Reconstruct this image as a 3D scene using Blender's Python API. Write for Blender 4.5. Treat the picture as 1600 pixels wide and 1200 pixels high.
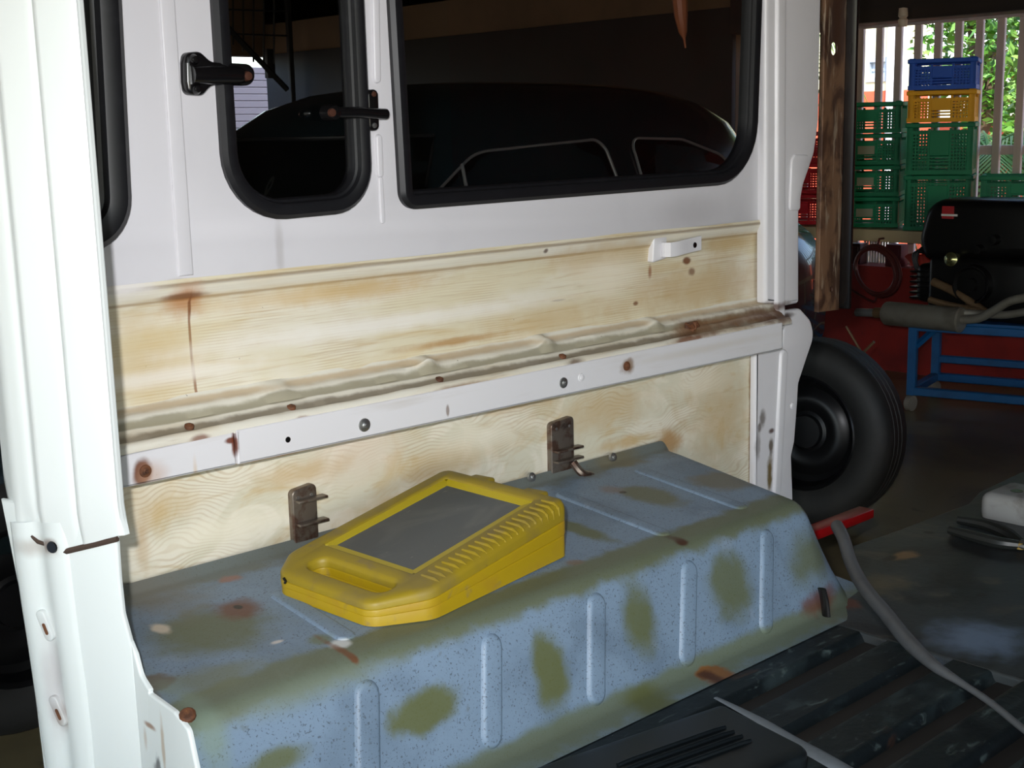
import bpy, bmesh, math, random
from mathutils import Vector, Matrix
from mathutils.geometry import tessellate_polygon
random.seed(7)
scene = bpy.context.scene
for o in list(bpy.data.objects): bpy.data.objects.remove(o)
COL = scene.collection

# ------------------------------------------------------------------ camera
F = 2050.0                                   # focal length in pixels of the 1600 px wide frame
_down = Vector((240., 10600., F)).normalized()
_X = Vector((2230., -450., F)); _X -= _down * _X.dot(_down); _X.normalize()
_up = -_down
_Y = _up.cross(_X)
CAM = Vector((0.0, -1.7, 1.40))
def c2w(v): return Vector((_X.dot(v), _Y.dot(v), _up.dot(v)))
RIGHT, UP, BACK = c2w(Vector((1,0,0))), c2w(Vector((0,-1,0))), c2w(Vector((0,0,-1)))
cd = bpy.data.cameras.new('camera'); co = bpy.data.objects.new('camera', cd); COL.objects.link(co)
cd.sensor_width = 36; cd.lens = F/1600*36; cd.clip_start = 0.05; cd.clip_end = 200
co.matrix_world = Matrix(((RIGHT.x,UP.x,BACK.x,CAM.x),(RIGHT.y,UP.y,BACK.y,CAM.y),(RIGHT.z,UP.z,BACK.z,CAM.z),(0,0,0,1)))
scene.camera = co

# ------------------------------------------------------------------ world, sun, flash, exposure
w = bpy.data.worlds.new('world'); scene.world = w; w.use_nodes = True
nt = w.node_tree; bgn = nt.nodes['Background']
sky = nt.nodes.new('ShaderNodeTexSky'); sky.sky_type = 'NISHITA'; sky.sun_disc = False
sky.sun_elevation = math.radians(52); sky.sun_rotation = math.radians(225)
nt.links.new(sky.outputs[0], bgn.inputs[0]); bgn.inputs[1].default_value = 0.6
sl = bpy.data.lights.new('sun', 'SUN'); sl.energy = 7.5; sl.angle = 0.01; sl.color = (1,.96,.88)
so = bpy.data.objects.new('sun', sl); COL.objects.link(so)
so.rotation_euler = Vector((0.62, 0.42, -0.85)).to_track_quat('-Z','Y').to_euler()
fl = bpy.data.lights.new('camera_flash', 'SPOT'); fl.energy = 150; fl.spot_size = math.radians(74); fl.spot_blend = 1.0
fl.shadow_soft_size = 0.018; fl.color = (0.97, 0.98, 1.0)
fo = bpy.data.objects.new('camera_flash', fl); COL.objects.link(fo)
fo.location = CAM - RIGHT*0.06 + UP*0.09 + BACK*0.03
_aim = (-BACK)*2050 + RIGHT*(110) + UP*(30)
fo.rotation_euler = _aim.to_track_quat('-Z','Y').to_euler()
scene.view_settings.view_transform = 'Standard'; scene.view_settings.look = 'None'
scene.view_settings.gamma = 1; scene.view_settings.use_curve_mapping = False
scene.view_settings.exposure = 0.0

# ------------------------------------------------------------------ helpers
def ray(px, py): return c2w(Vector((px-800., py-600., F)))
def at(px, py, ax, v):
    i = 'xyz'.index(ax); r = ray(px, py); return CAM + r*((v-CAM[i])/r[i])
def hit(px, py, p, n):
    r = ray(px, py); return CAM + r*((p-CAM).dot(n)/r.dot(n))
def lin(r, g, b):
    f = lambda c: (c/255/12.92) if c/255 <= .04045 else ((c/255+.055)/1.055)**2.4
    return (f(r), f(g), f(b), 1)

def thing(name, loc, label, cat, group=None):
    o = bpy.data.objects.new(name, None); COL.objects.link(o); o.location = loc; o.empty_display_size = .05
    return tag(o, label, cat, group)
def tag(o, label=None, cat=None, group=None, kind=None):
    if label: o['label'] = label
    if cat: o['category'] = cat
    if group: o['group'] = group
    if kind: o['kind'] = kind
    return o
def wloc(p):
    v = Vector(p.location); q = p.parent
    while q: v = v + q.location if q.type == 'EMPTY' else v; q = q.parent
    return v
def link(name, me, m, parent=None, local=False):
    o = bpy.data.objects.new(name, me); COL.objects.link(o)
    if m and not me.materials: me.materials.append(m)
    if parent:
        o.parent = parent
        if not local:
            off = parent.location if parent.parent is None else Vector((0,0,0))
            o.matrix_parent_inverse = Matrix.Translation(-off)
    return o
def fin(bm, name, m, parent=None, smooth=35, local=False):
    bmesh.ops.recalc_face_normals(bm, faces=bm.faces)
    me = bpy.data.meshes.new(name); bm.to_mesh(me); bm.free()
    for p in me.polygons: p.use_smooth = True
    me.set_sharp_from_angle(angle=math.radians(smooth))
    return link(name, me, m, parent, local)
def BM(): return bmesh.new()
def box(bm, a, b, bev=0.0, seg=2, mtx=None):
    a = Vector(a); b = Vector(b); c = (a+b)/2; s = b-a
    r = bmesh.ops.create_cube(bm, size=1, matrix=Matrix.Translation(c) @ Matrix.Diagonal((abs(s.x),abs(s.y),abs(s.z),1)))
    vs = r['verts']
    if bev > 0:
        es = list({e for v in vs for e in v.link_edges})
        rb = bmesh.ops.bevel(bm, geom=es, offset=bev, segments=seg, profile=.5, affect='EDGES')
        vs = rb['verts']
    if mtx is not None: bmesh.ops.transform(bm, matrix=mtx, verts=vs)
    return vs
def frame_at(d):
    d = d.normalized(); u = Vector((0,0,1)) if abs(d.z) < .9 else Vector((1,0,0))
    a = d.cross(u).normalized(); return a, a.cross(d).normalized()
def tube(bm, pts, r, n=10, closed=False, flat=1.0):
    pts = [Vector(p) for p in pts]; N = len(pts); rings = []
    pa = None
    for i, p in enumerate(pts):
        if closed: d = pts[(i+1)%N]-pts[i-1]
        else: d = pts[min(i+1,N-1)]-pts[max(i-1,0)]
        d.normalize()
        if pa is None: a, b = frame_at(d)
        else:
            a = (pa - d*pa.dot(d)).normalized(); b = a.cross(d)
        pa = a
        rr = r[i] if isinstance(r, (list,tuple)) else r
        rings.append([bm.verts.new(p + a*math.cos(t*2*math.pi/n)*rr + b*math.sin(t*2*math.pi/n)*rr*flat) for t in range(n)])
    for i in range(N if closed else N-1):
        A, B = rings[i], rings[(i+1)%N]
        for k in range(n): bm.faces.new((A[k],A[(k+1)%n],B[(k+1)%n],B[k]))
    if not closed:
        bm.faces.new(rings[0][::-1]); bm.faces.new(rings[-1])
def lathe(bm, prof, mtx, n=24):
    """prof: list of (radius, height) along local z"""
    rings = []
    for r, h in prof:
        if r < 1e-6: rings.append([bm.verts.new(mtx @ Vector((0,0,h)))])
        else: rings.append([bm.verts.new(mtx @ Vector((r*math.cos(k*2*math.pi/n), r*math.sin(k*2*math.pi/n), h))) for k in range(n)])
    for A, B in zip(rings, rings[1:]):
        for k in range(n):
            k2 = (k+1) % n
            if len(A) == 1 and len(B) == 1: continue
            if len(A) == 1: bm.faces.new((A[0], B[k2], B[k]))
            elif len(B) == 1: bm.faces.new((A[k], A[k2], B[0]))
            else: bm.faces.new((A[k], A[k2], B[k2], B[k]))
def axis_m(o, d):
    d = Vector(d).normalized(); return Matrix.Translation(Vector(o)) @ d.to_track_quat('Z','Y').to_matrix().to_4x4()
def spline(pts, n=8):
    pts = [Vector(p) for p in pts]; out = []
    P = [2*pts[0]-pts[1]] + pts + [2*pts[-1]-pts[-2]]
    for i in range(1, len(P)-2):
        for k in range(n):
            t = k/n; a,b,c,d = P[i-1],P[i],P[i+1],P[i+2]
            out.append(.5*((2*b)+(c-a)*t+(2*a-5*b+4*c-d)*t*t+(3*b-a-3*c+d)*t**3))
    out.append(pts[-1]); return out
def rpoly(cs, seg=7):
    """corners (a,b,r) -> rounded closed 2D outline, made counter-clockwise"""
    out = []; N = len(cs)
    for i in range(N):
        p = Vector(cs[i][:2]); r = cs[i][2] if len(cs[i]) > 2 else 0
        a = Vector(cs[i-1][:2]) - p; b = Vector(cs[(i+1)%N][:2]) - p
        if r <= 0 or a.length < 1e-6 or b.length < 1e-6: out.append(p); continue
        an, bn = a.normalized(), b.normalized()
        ang = an.angle(bn)
        if ang > 3.1: out.append(p); continue
        t = min(r/math.tan(ang/2), a.length*.49, b.length*.49); rr = t*math.tan(ang/2)
        c = p + (an+bn).normalized()*(rr/math.sin(ang/2))
        s = p+an*t-c; e = p+bn*t-c
        a0 = math.atan2(s.y,s.x); a1 = math.atan2(e.y,e.x); da = (a1-a0+math.pi)%(2*math.pi)-math.pi
        for k in range(seg+1):
            q = a0+da*k/seg; out.append(c+Vector((math.cos(q),math.sin(q)))*rr)
    area = sum(out[i-1].x*out[i].y-out[i].x*out[i-1].y for i in range(len(out)))
    return out if area > 0 else out[::-1]
def inset(loop, d):
    """shift a CCW loop inwards by d"""
    out = []; N = len(loop)
    for i in range(N):
        e1 = loop[i]-loop[i-1]; e2 = loop[(i+1)%N]-loop[i]
        if e1.length < 1e-7: e1 = loop[i]-loop[i-2]
        if e2.length < 1e-7: e2 = loop[(i+2)%N]-loop[i]
        n1 = Vector((-e1.y,e1.x)).normalized(); n2 = Vector((-e2.y,e2.x)).normalized()
        m = n1+n2
        if m.length < 1e-4: m = n1
        m.normalize(); k = max(.45, m.dot(n1)); out.append(loop[i]+m*(d/k))
    return out
def plate(bm, outer, holes, c0, c1, bev, f, nb=3):
    """solid sheet: outline with holes, front at c0, back at c1, rounded front edge; f maps (a,b,c) to world"""
    loops = [outer]+list(holes); s = 1 if c1 > c0 else -1
    prof = [(bev*(1-math.sin(k/nb*math.pi/2)), c0+s*bev*(1-math.cos(k/nb*math.pi/2))) for k in range(nb+1)] if bev > 0 else [(0,c0)]
    prof.append((0, c1)); fr = []; bk = []
    for li, L in enumerate(loops):
        rings = []
        for ins, c in prof:
            LL = inset(L, ins if li == 0 else -ins) if ins > 1e-7 else L
            rings.append([bm.verts.new(f(p.x,p.y,c)) for p in LL])
            if len(rings) == 1: fr.append((LL, rings[0]))
        bk.append((L, rings[-1]))
        for A, B in zip(rings, rings[1:]):
            for k in range(len(A)):
                k2 = (k+1)%len(A)
                try: bm.faces.new((A[k],A[k2],B[k2],B[k]))
                except ValueError: pass
    for sets in (fr, bk):
        polys = [[Vector((p.x,p.y,0)) for p in LL] for LL, _ in sets]
        vs = [v for _, V in sets for v in V]
        for t in tessellate_polygon(polys):
            try: bm.faces.new([vs[i] for i in t])
            except ValueError: pass
def ringsweep(bm, loop, prof, f):
    """closed loop (CCW) swept by a closed profile of (inset, c)"""
    rings = []
    for ins, c in prof:
        LL = inset(loop, ins); rings.append([bm.verts.new(f(p.x,p.y,c)) for p in LL])
    M = len(rings)
    for i in range(M):
        A, B = rings[i], rings[(i+1)%M]
        for k in range(len(A)):
            k2 = (k+1)%len(A); bm.faces.new((A[k],A[k2],B[k2],B[k]))
def grid(bm, rows):
    V = [[bm.verts.new(p) for p in r] for r in rows]
    for i in range(len(V)-1):
        for j in range(len(V[0])-1): bm.faces.new((V[i][j],V[i][j+1],V[i+1][j+1],V[i+1][j]))
    return V
XZ = lambda a, b, c: Vector((a, c, b))          # plate in the side-wall plane
YZ = lambda a, b, c: Vector((c, a, b))          # plate across the van
XY = lambda a, b, c: Vector((a, b, c))

# ------------------------------------------------------------------ materials
def _blob_group():
    g = bpy.data.node_groups.new('StainShape', 'ShaderNodeTree')
    I = g.interface
    I.new_socket('P', in_out='INPUT', socket_type='NodeSocketVector')
    I.new_socket('Centre', in_out='INPUT', socket_type='NodeSocketVector')
    I.new_socket('Scale', in_out='INPUT', socket_type='NodeSocketVector')
    I.new_socket('Noise', in_out='INPUT', socket_type='NodeSocketFloat')
    I.new_socket('Soft', in_out='INPUT', socket_type='NodeSocketFloat')
    I.new_socket('Strength', in_out='INPUT', socket_type='NodeSocketFloat')
    I.new_socket('Fac', in_out='OUTPUT', socket_type='NodeSocketFloat')
    N, L = g.nodes, g.links
    gi = N.new('NodeGroupInput'); go = N.new('NodeGroupOutput')
    s = N.new('ShaderNodeVectorMath'); s.operation = 'SUBTRACT'; L.new(gi.outputs[0], s.inputs[0]); L.new(gi.outputs[1], s.inputs[1])
    m = N.new('ShaderNodeVectorMath'); m.operation = 'MULTIPLY'; L.new(s.outputs[0], m.inputs[0]); L.new(gi.outputs[2], m.inputs[1])
    l = N.new('ShaderNodeVectorMath'); l.operation = 'LENGTH'; L.new(m.outputs[0], l.inputs[0])
    a = N.new('ShaderNodeMath'); a.operation = 'ADD'; L.new(l.outputs['Value'], a.inputs[0]); L.new(gi.outputs[3], a.inputs[1])
    lo = N.new('ShaderNodeMath'); lo.operation = 'SUBTRACT'; lo.inputs[0].default_value = 1; L.new(gi.outputs[4], lo.inputs[1])
    hi = N.new('ShaderNodeMath'); hi.operation = 'ADD'; hi.inputs[0].default_value = 1; L.new(gi.outputs[4], hi.inputs[1])
    r = N.new('ShaderNodeMapRange'); r.interpolation_type = 'SMOOTHSTEP'
    L.new(a.outputs[0], r.inputs['Value']); L.new(lo.outputs[0], r.inputs['From Min']); L.new(hi.outputs[0], r.inputs['From Max'])
    L.new(gi.outputs[5], r.inputs['To Min']); r.inputs['To Max'].default_value = 0
    L.new(r.outputs[0], go.inputs[0]); return g
BLOB = _blob_group()
def noise(N, L, P, scale, detail=4, stretch=None, dist=0.0, rough=.55):
    n = N.new('ShaderNodeTexNoise'); n.inputs['Scale'].default_value = scale; n.inputs['Detail'].default_value = detail
    n.inputs['Distortion'].default_value = dist; n.inputs['Roughness'].default_value = rough
    if stretch:
        mp = N.new('ShaderNodeMapping'); mp.inputs['Scale'].default_value = stretch
        L.new(P, mp.inputs['Vector']); P = mp.outputs[0]
    L.new(P, n.inputs['Vector']); return n.outputs['Fac']
def ramp(N, L, fac, lo, hi, a=0.0, b=1.0):
    r = N.new('ShaderNodeMapRange'); r.interpolation_type = 'SMOOTHSTEP'
    L.new(fac, r.inputs['Value']); r.inputs['From Min'].default_value = lo; r.inputs['From Max'].default_value = hi
    r.inputs['To Min'].default_value = a; r.inputs['To Max'].default_value = b; return r.outputs[0]
def mixc(N, L, fac, a, b):
    m = N.new('ShaderNodeMix'); m.data_type = 'RGBA'
    if isinstance(fac, float): m.inputs['Factor'].default_value = fac
    else: L.new(fac, m.inputs['Factor'])
    for s, v in ((m.inputs[6], a), (m.inputs[7], b)):
        if isinstance(v, tuple): s.default_value = v
        else: L.new(v, s)
    return m.outputs[2]
def mul(N, L, a, b):
    m = N.new('ShaderNodeMath'); m.operation = 'MULTIPLY'
    for s, v in ((m.inputs[0], a), (m.inputs[1], b)):
        if isinstance(v, (int, float)): s.default_value = v
        else: L.new(v, s)
    return m.outputs[0]
def mat(name, col, rough=.5, metal=0.0, layers=(), blobs=(), bump=None, spec=.5, nscale=28, coat=0.0, brush=()):
    """layers: (colour, scale, lo, hi, amount, stretch, distortion); blobs: (centre, radii, colour, soft, strength, ragged)"""
    m = bpy.data.materials.new(name); m.use_nodes = True
    N, L = m.node_tree.nodes, m.node_tree.links; b = N['Principled BSDF']
    tc = N.new('ShaderNodeTexCoord'); P = tc.outputs['Object']
    c = col
    for (lc, sc, lo, hi, amt, st, ds) in layers:
        f = ramp(N, L, noise(N, L, P, sc, 5, st, ds), lo, hi, 0, amt); c = mixc(N, L, f, c, lc)
    for (lc, sc, ds, dsc, amt, st) in brush:          # fine bristle marks left by a paint brush
        mp = N.new('ShaderNodeMapping'); mp.inputs['Scale'].default_value = st; L.new(P, mp.inputs['Vector'])
        wv = N.new('ShaderNodeTexWave'); wv.wave_type = 'BANDS'; wv.bands_direction = 'Z'; wv.inputs['Scale'].default_value = sc
        wv.inputs['Distortion'].default_value = ds; wv.inputs['Detail'].default_value = 1.5; wv.inputs['Detail Scale'].default_value = dsc
        L.new(mp.outputs[0], wv.inputs['Vector'])
        f = mul(N, L, ramp(N, L, wv.outputs['Fac'], .45, 1.0), ramp(N, L, noise(N, L, P, 6, 3), .40, .66, 0, amt)); c = mixc(N, L, f, c, lc)
    if blobs:
        n = noise(N, L, P, nscale, 5); n0 = N.new('ShaderNodeMath'); n0.operation = 'SUBTRACT'; L.new(n, n0.inputs[0]); n0.inputs[1].default_value = .5
        for (ce, ra, bc, soft, st, rag) in blobs:
            g = N.new('ShaderNodeGroup'); g.node_tree = BLOB
            L.new(P, g.inputs[0]); g.inputs[1].default_value = tuple(ce); g.inputs[2].default_value = tuple(1/max(r,1e-4) for r in ra)
            L.new(mul(N, L, n0.outputs[0], rag), g.inputs[3]); g.inputs[4].default_value = soft; g.inputs[5].default_value = st
            c = mixc(N, L, g.outputs[0], c, bc)
    if isinstance(c, tuple): b.inputs['Base Color'].default_value = c
    else: L.new(c, b.inputs['Base Color'])
    b.inputs['Roughness'].default_value = rough; b.inputs['Metallic'].default_value = metal
    b.inputs['Specular IOR Level'].default_value = spec; b.inputs['Coat Weight'].default_value = coat
    if bump:
        sc, stg, st = bump; bn = N.new('ShaderNodeBump'); bn.inputs['Strength'].default_value = stg; bn.inputs['Distance'].default_value = .004
        L.new(noise(N, L, P, sc, 4, st), bn.inputs['Height']); L.new(bn.outputs[0], b.inputs['Normal'])
    return m
RUST = lin(112,62,32); DRUST = lin(70,38,26); OCHRE = lin(192,156,94); OLIVE = lin(106,112,66)
def edge(b): c, r = b[0], b[1]; return ((c[0]-.004,.0,c[2]), (.012,.010,r[2]))+tuple(b[2:])
def wb(px, py, rx, ry, col, soft=.4, st=.8, rag=1.2, y=0.0):
    """stain on the side wall, sizes in photo pixels"""
    c = at(px,py,'y',y); a = at(px+rx,py,'y',y); d = at(px,py+ry,'y',y)
    return ((c.x,y,c.z), (abs(a.x-c.x), 5, abs(d.z-c.z)), col, soft, st, rag)
STREAK = (lin(200,170,112), 9, .50, .76, .5, (.35,1,3.2), .6)
FINE = (lin(186,152,92), 22, .54, .78, .45, (.25,1,5), .8)
HAIR = (lin(170,136,84), 70, .52, .72, .35, (.10,1,4), .3)
white_blobs = [wb(437,390,6,40,lin(170,165,165),.6,.5,.8), wb(1080,330,40,22,lin(175,172,175),.8,.4,.6), wb(280,443,22,7,lin(150,130,105),.7,.5,1)]
M_WHITE = mat('white_paint', lin(209,207,211), .38, layers=[(lin(192,190,195), 5, .5,.8,.5,None,0), (lin(120,112,105), 140, .74,.80,.7,None,0)], blobs=white_blobs, bump=(60,.03,None))
mid_blobs = [
 ((1.5,0,at(650,402,'y',0).z-.004),(50,5,.003),lin(120,96,72),.6,.7,1.0), ((1.5,0,at(650,402,'y',0).z-.026),(50,5,.0022),lin(150,118,78),.7,.6,1.2), ((1.5,0,at(650,402,'y',0).z-.014),(50,5,.008),lin(226,222,212),.6,.6,.8),  # dark top line paints in the shadow gap under the upper panel
 wb(292,470,26,22,lin(178,112,52),.8,.75,1.4), wb(290,463,34,5,lin(110,66,36),.6,.8,1), wb(302,480,2.2,16,lin(120,70,40),.6,.9,.2),
 wb(304,530,2.0,60,lin(128,76,44),.5,.85,.3), wb(312,610,2.0,40,lin(128,76,44),.5,.8,.3),
 wb(590,450,80,18,OCHRE,.8,.45,1.6), wb(500,460,130,14,lin(205,170,105),.8,.5,1.6), wb(240,560,60,60,lin(205,176,120),.8,.55,1.4),
 wb(950,400,70,20,OCHRE,.8,.5,1.6), wb(1100,450,90,30,lin(186,148,88),.9,.5,1.8), wb(1150,380,40,12,OCHRE,.8,.6,1.6), wb(720,534,70,5,lin(170,122,56),.8,.7,1.4),
 wb(860,500,80,20,OCHRE,.9,.45,1.6), wb(1080,408,6,5,RUST,.4,.9,1), wb(1022,425,2.5,10,lin(140,80,40),.6,.8,1), wb(1088,425,5,6,RUST,.5,.7,1),
 wb(1193,400,2,55,lin(165,118,64),.6,.7,2), wb(852,392,3,3.5,DRUST,.5,.8,2), wb(1000,475,3.5,3,RUST,.5,.8,1), wb(880,470,10,1.5,lin(120,90,60),.5,.5,1),
 wb(180,450,60,14,lin(228,224,222),.8,.8,1), wb(620,505,230,12,lin(236,232,224),.9,.75,1.2), wb(260,590,120,12,lin(236,230,220),.9,.7,1.2), wb(960,430,40,30,lin(236,226,206),.9,.6,1.4)]
M_CREAM = mat('stained_cream_paint', lin(218,209,182), .45, layers=[(lin(226,220,204), 5, .46,.64,.9,(.5,1,2.2),.4), STREAK, FINE, HAIR, (lin(96,74,54), 120, .745,.79,.9,None,0)], blobs=mid_blobs, brush=[(lin(172,138,84), 52, 8, .4, .38, (.22,1,1.4))], bump=(26,.22,(.22,1,4)))
low_blobs = [
 wb(430,712,70,4,lin(190,120,60),.6,.8,1), wb(560,705,60,40,lin(226,206,190),.9,.5,1), wb(250,800,50,24,lin(196,164,106),.9,.5,2), wb(225,850,10,40,lin(180,138,76),.7,.5,2),
 wb(470,742,60,16,OCHRE,.9,.55,2), wb(700,722,70,22,OCHRE,.9,.5,2), wb(820,630,60,10,lin(184,146,90),.9,.5,1.6), wb(950,640,60,26,OCHRE,.9,.5,2), wb(1048,690,18,18,lin(165,115,45),.8,.75,2),
 wb(1130,650,40,60,OCHRE,.9,.5,2), wb(1176,660,2.5,110,lin(165,116,60),.7,.7,2), wb(985,690,40,8,OCHRE,.8,.7,2), wb(830,757,60,8,OCHRE,.8,.6,2), wb(640,780,60,10,OCHRE,.9,.5,2),
 wb(340,830,90,20,lin(236,228,206),.9,.7,1.4), wb(1100,600,40,16,lin(232,222,200),.9,.6,1.4), wb(760,680,60,20,lin(238,230,210),.9,.6,1.4)]
M_CREAM2 = mat('swirled_cream_paint', lin(214,208,186), .45, layers=[(lin(228,221,203), 8, .46,.60,.9,(.8,1,1.2),1.5), (lin(200,172,118), 7, .53,.72,.5,(.7,1,1.5),2.6), (lin(182,152,98), 17, .57,.74,.38,(.5,1,2.2),2.2), (lin(96,74,54), 120, .745,.79,.9,None,0)], blobs=low_blobs, brush=[(lin(172,140,88), 46, 40, .30, .38, (.6,1,1))], bump=(20,.22,(.4,1,3)))
M_RAILW = mat('rail_white_paint', lin(219,217,219), .4, layers=[(lin(190,182,172), 12, .55,.8,.5,(.3,1,3),0), (lin(110,90,70), 110, .73,.79,.8,None,0)],
  blobs=[wb(222,737,15,20,RUST,.35,.95,1,-.06), wb(238,742,18,18,lin(190,150,120),.8,.5,1,-.06), wb(366,692,5,20,lin(110,52,30),.4,.95,1.5,-.06), wb(360,688,9,5,lin(110,52,30),.4,.95,1.5,-.06),
         wb(979,573,9,11,lin(120,84,44),.5,.9,2,-.06), wb(698,642,2,8,lin(110,84,66),.5,.7,2,-.06), wb(305,740,3,20,lin(205,180,150),.8,.6,1,-.06), wb(1100,545,90,5,lin(200,192,180),.9,.5,1,-.06)])
def lb(px, py, rx, ry, col, soft=.6, st=.8, rag=1.5): return wb(px,py,rx,ry,col,soft,st,rag,-.03)
M_LEDGE = mat('ledge_paint', lin(224,219,205), .42, layers=[(lin(196,170,118), 8, .52,.74,.5,(.3,1,2),.4), (lin(150,124,90), 30, .60,.78,.4,(.3,1,3),.4), (lin(80,58,42), 90, .72,.78,.9,None,0)],
  blobs=[((1.5,-.042,.993),(9,.006,.02),lin(112,98,76),.5,.8,1.5), ((1.5,-.0225,1.005),(9,.0045,.02),lin(134,126,98),.5,.75,1.2), ((1.5,.004,1.021),(9,.02,.004),lin(180,146,92),.7,.55,1.6), lb(297,681,12,6,lin(118,66,48)), lb(240,700,60,8,lin(170,150,130),.9,.6), lb(455,652,10,6,lin(118,66,48)), lb(700,601,40,5,lin(140,112,84)), lb(1085,512,28,10,lin(120,76,36)), lb(1150,500,60,9,lin(120,84,54),.9,.85,2.4), lb(1215,490,30,10,lin(96,62,44),.9,.85,2.4), lb(1060,528,24,4,RUST), lb(880,563,12,5,lin(100,76,60))], bump=(40,.2,(.4,1,1)))
M_PILLAR = mat('pillar_white_paint', lin(218,216,219), .36, layers=[(lin(204,202,204), 6, .5,.8,.5,None,0), (lin(110,96,84), 120, .75,.80,.7,None,0)],
  blobs=[edge(wb(1194,440,2,50,lin(160,110,62),.6,.7,1.5,-.03)), wb(1212,480,22,6,lin(84,54,40),.6,.9,2,-.03), edge(wb(1177,600,2,80,lin(168,120,66),.6,.7,2,-.03)), edge(wb(1176,730,2.5,36,lin(150,96,46),.6,.8,2,-.03)),
   wb(1213,742,4,26,lin(104,84,30),.5,.95,1.6,-.03), wb(1215,700,3,12,lin(84,70,50),.5,.9,1.6,-.03), wb(1216,675,4,4,DRUST,.5,.9,1,-.03), wb(1202,655,4,12,lin(90,80,70),.5,.8,2,-.03), wb(1197,670,3,6,lin(80,70,60),.5,.8,2,-.03), wb(1234,497,16,5,lin(60,42,34),.5,.95,2,-.03), wb(1228,505,8,4,lin(40,30,26),.5,.95,2,-.03),
   wb(1195,700,3,20,lin(100,90,80),.6,.6,2,-.03)])
M_JAMB = mat('jamb_white_paint', lin(226,231,229), .34, layers=[(lin(214,222,220), 5, .5,.8,.5,(1,1,.3),0), (lin(120,110,100), 90, .76,.81,.6,None,0)])
def jb(px, py, rx, ry, col, soft=.5, st=.8, rag=1.2):
    J0_ = Vector((.685,at(165,500,'x',.685).y,0)); JN_ = Vector((.894,.447,0))
    c = hit(px,py,J0_,JN_); a = hit(px+rx,py,J0_,JN_); d = hit(px,py+ry,J0_,JN_)
    return (tuple(c), (5, abs(a.y-c.y), abs(d.z-c.z)), col, soft, st, rag)
M_JAMBL = mat('jamb_lower_paint', lin(224,230,228), .34, layers=[(lin(212,220,218), 5, .5,.8,.5,(1,1,.3),0), (lin(120,110,100), 90, .76,.81,.6,None,0)],
  blobs=[jb(85,852,12,10,lin(110,84,74)), jb(60,855,30,12,lin(170,160,150),.8,.6), jb(252,1128,14,4,lin(140,96,60),.6,.8,2), jb(236,1150,4,14,lin(190,174,156),.7,.6), jb(272,1185,10,14,lin(60,60,64),.5,.8,5), jb(290,1160,4,40,lin(170,140,100),.7,.6,2), jb(88,1060,12,70,lin(176,166,168),.9,.55,1), jb(100,1120,10,16,lin(150,130,124),.8,.6,1)])
# wheel box planes
BT0, BTn = Vector((0,-.02,.757)), Vector((0,-.058,1)).normalized()      # top skin
BF0 = Vector((0,-.4051,.7102)); BFd = Vector((0,-.0439,-.1542)).normalized(); BFn = Vector((0,-.1542,.0439)).normalized()
def bt(px, py, rx, ry, col, soft=.35, st=.85, rag=1.2):
    c = hit(px,py,BT0,BTn); a = hit(px+rx,py,BT0,BTn); d = hit(px,py+ry,BT0,BTn)
    return (tuple(c), (max(abs(a.x-c.x),.004), max(abs(d.y-c.y),.004), .05), col, soft, st, rag)
def bf(px, py, rx, ry, col, soft=.35, st=.85, rag=1.2):
    c = hit(px,py,BF0,BFn); a = hit(px+rx,py,BF0,BFn); d = hit(px,py+ry,BF0,BFn)
    return (tuple(c), (max(abs(a.x-c.x),.004), .2, max(abs(d.z-c.z),.004)), col, soft, st, rag)
OL2 = lin(94,98,52)
box_blobs = [
 ((1.3,-.372,.737),(5,.034,.035),lin(98,102,66),.30,.85,1.1), ((1.3,-.46,.55),(5,.05,.016),lin(104,112,84),.5,.85,1.3), ((1.3,.0,.76),(5,.045,.03),lin(98,98,82),.6,.8,2),
 bt(900,825,24,40,OL2), bt(1020,775,45,28,lin(104,104,72)), bt(1130,752,56,24,lin(112,108,92)), bt(960,720,60,14,lin(112,104,80),.5,.7), bt(330,985,120,40,OL2,.5,.8), bt(250,930,80,40,lin(112,108,98),.8,.7,2), bt(330,1060,90,22,lin(110,114,84),.6,.7),
 bt(370,952,44,17,lin(104,60,44),.5,.9,1.2), bt(372,949,9,4,lin(30,22,20),.3,1,.6), bt(250,982,16,10,lin(206,190,170),.4,.9,2), bt(240,1062,26,14,lin(92,56,44),.4,.9,3), bt(235,1090,20,14,lin(80,56,48),.5,.8,3), bt(360,905,20,5,lin(150,100,80),.5,.7,3), bt(530,1006,22,8,lin(214,216,214),.4,.9,2.5), bt(435,1003,16,3,lin(220,210,200),.4,.8,3), bt(500,1000,26,10,OLIVE,.5,.7), bt(973,769,8,2.5,lin(30,26,24),.3,1,.5), bt(955,765,22,8,lin(130,110,96),.6,.6), bt(900,878,20,6,lin(120,96,72),.5,.7,2), bt(285,1126,12,6,lin(100,50,40),.4,.9,1),
 bf(665,1112,52,38,OL2,.3,.9,1.5), bf(858,1045,27,62,OL2,.35,.9,1.2), bf(1000,968,25,52,OL2,.45,.85,1.2), bf(1142,915,32,55,OL2,.4,.8,1.2), bf(1268,872,32,40,OL2,.6,.75,1.2), bf(430,1190,50,20,OL2,.5,.85), bf(1000,1085,26,16,OL2,.6,.8), bf(330,1150,24,60,lin(128,146,130),.7,.7), bf(480,1080,120,20,lin(120,132,120),.8,.6), bf(562,1032,6,8,RUST,.5,.8,3), bf(1076,850,8,3,DRUST,.4,.9,1), bf(1095,1048,17,6,lin(134,86,42),.35,.9,2.4), bf(1088,1055,10,6,DRUST,.4,.9,2),
 bf(1280,940,30,16,lin(104,60,44),.6,.8,2)]
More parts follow.
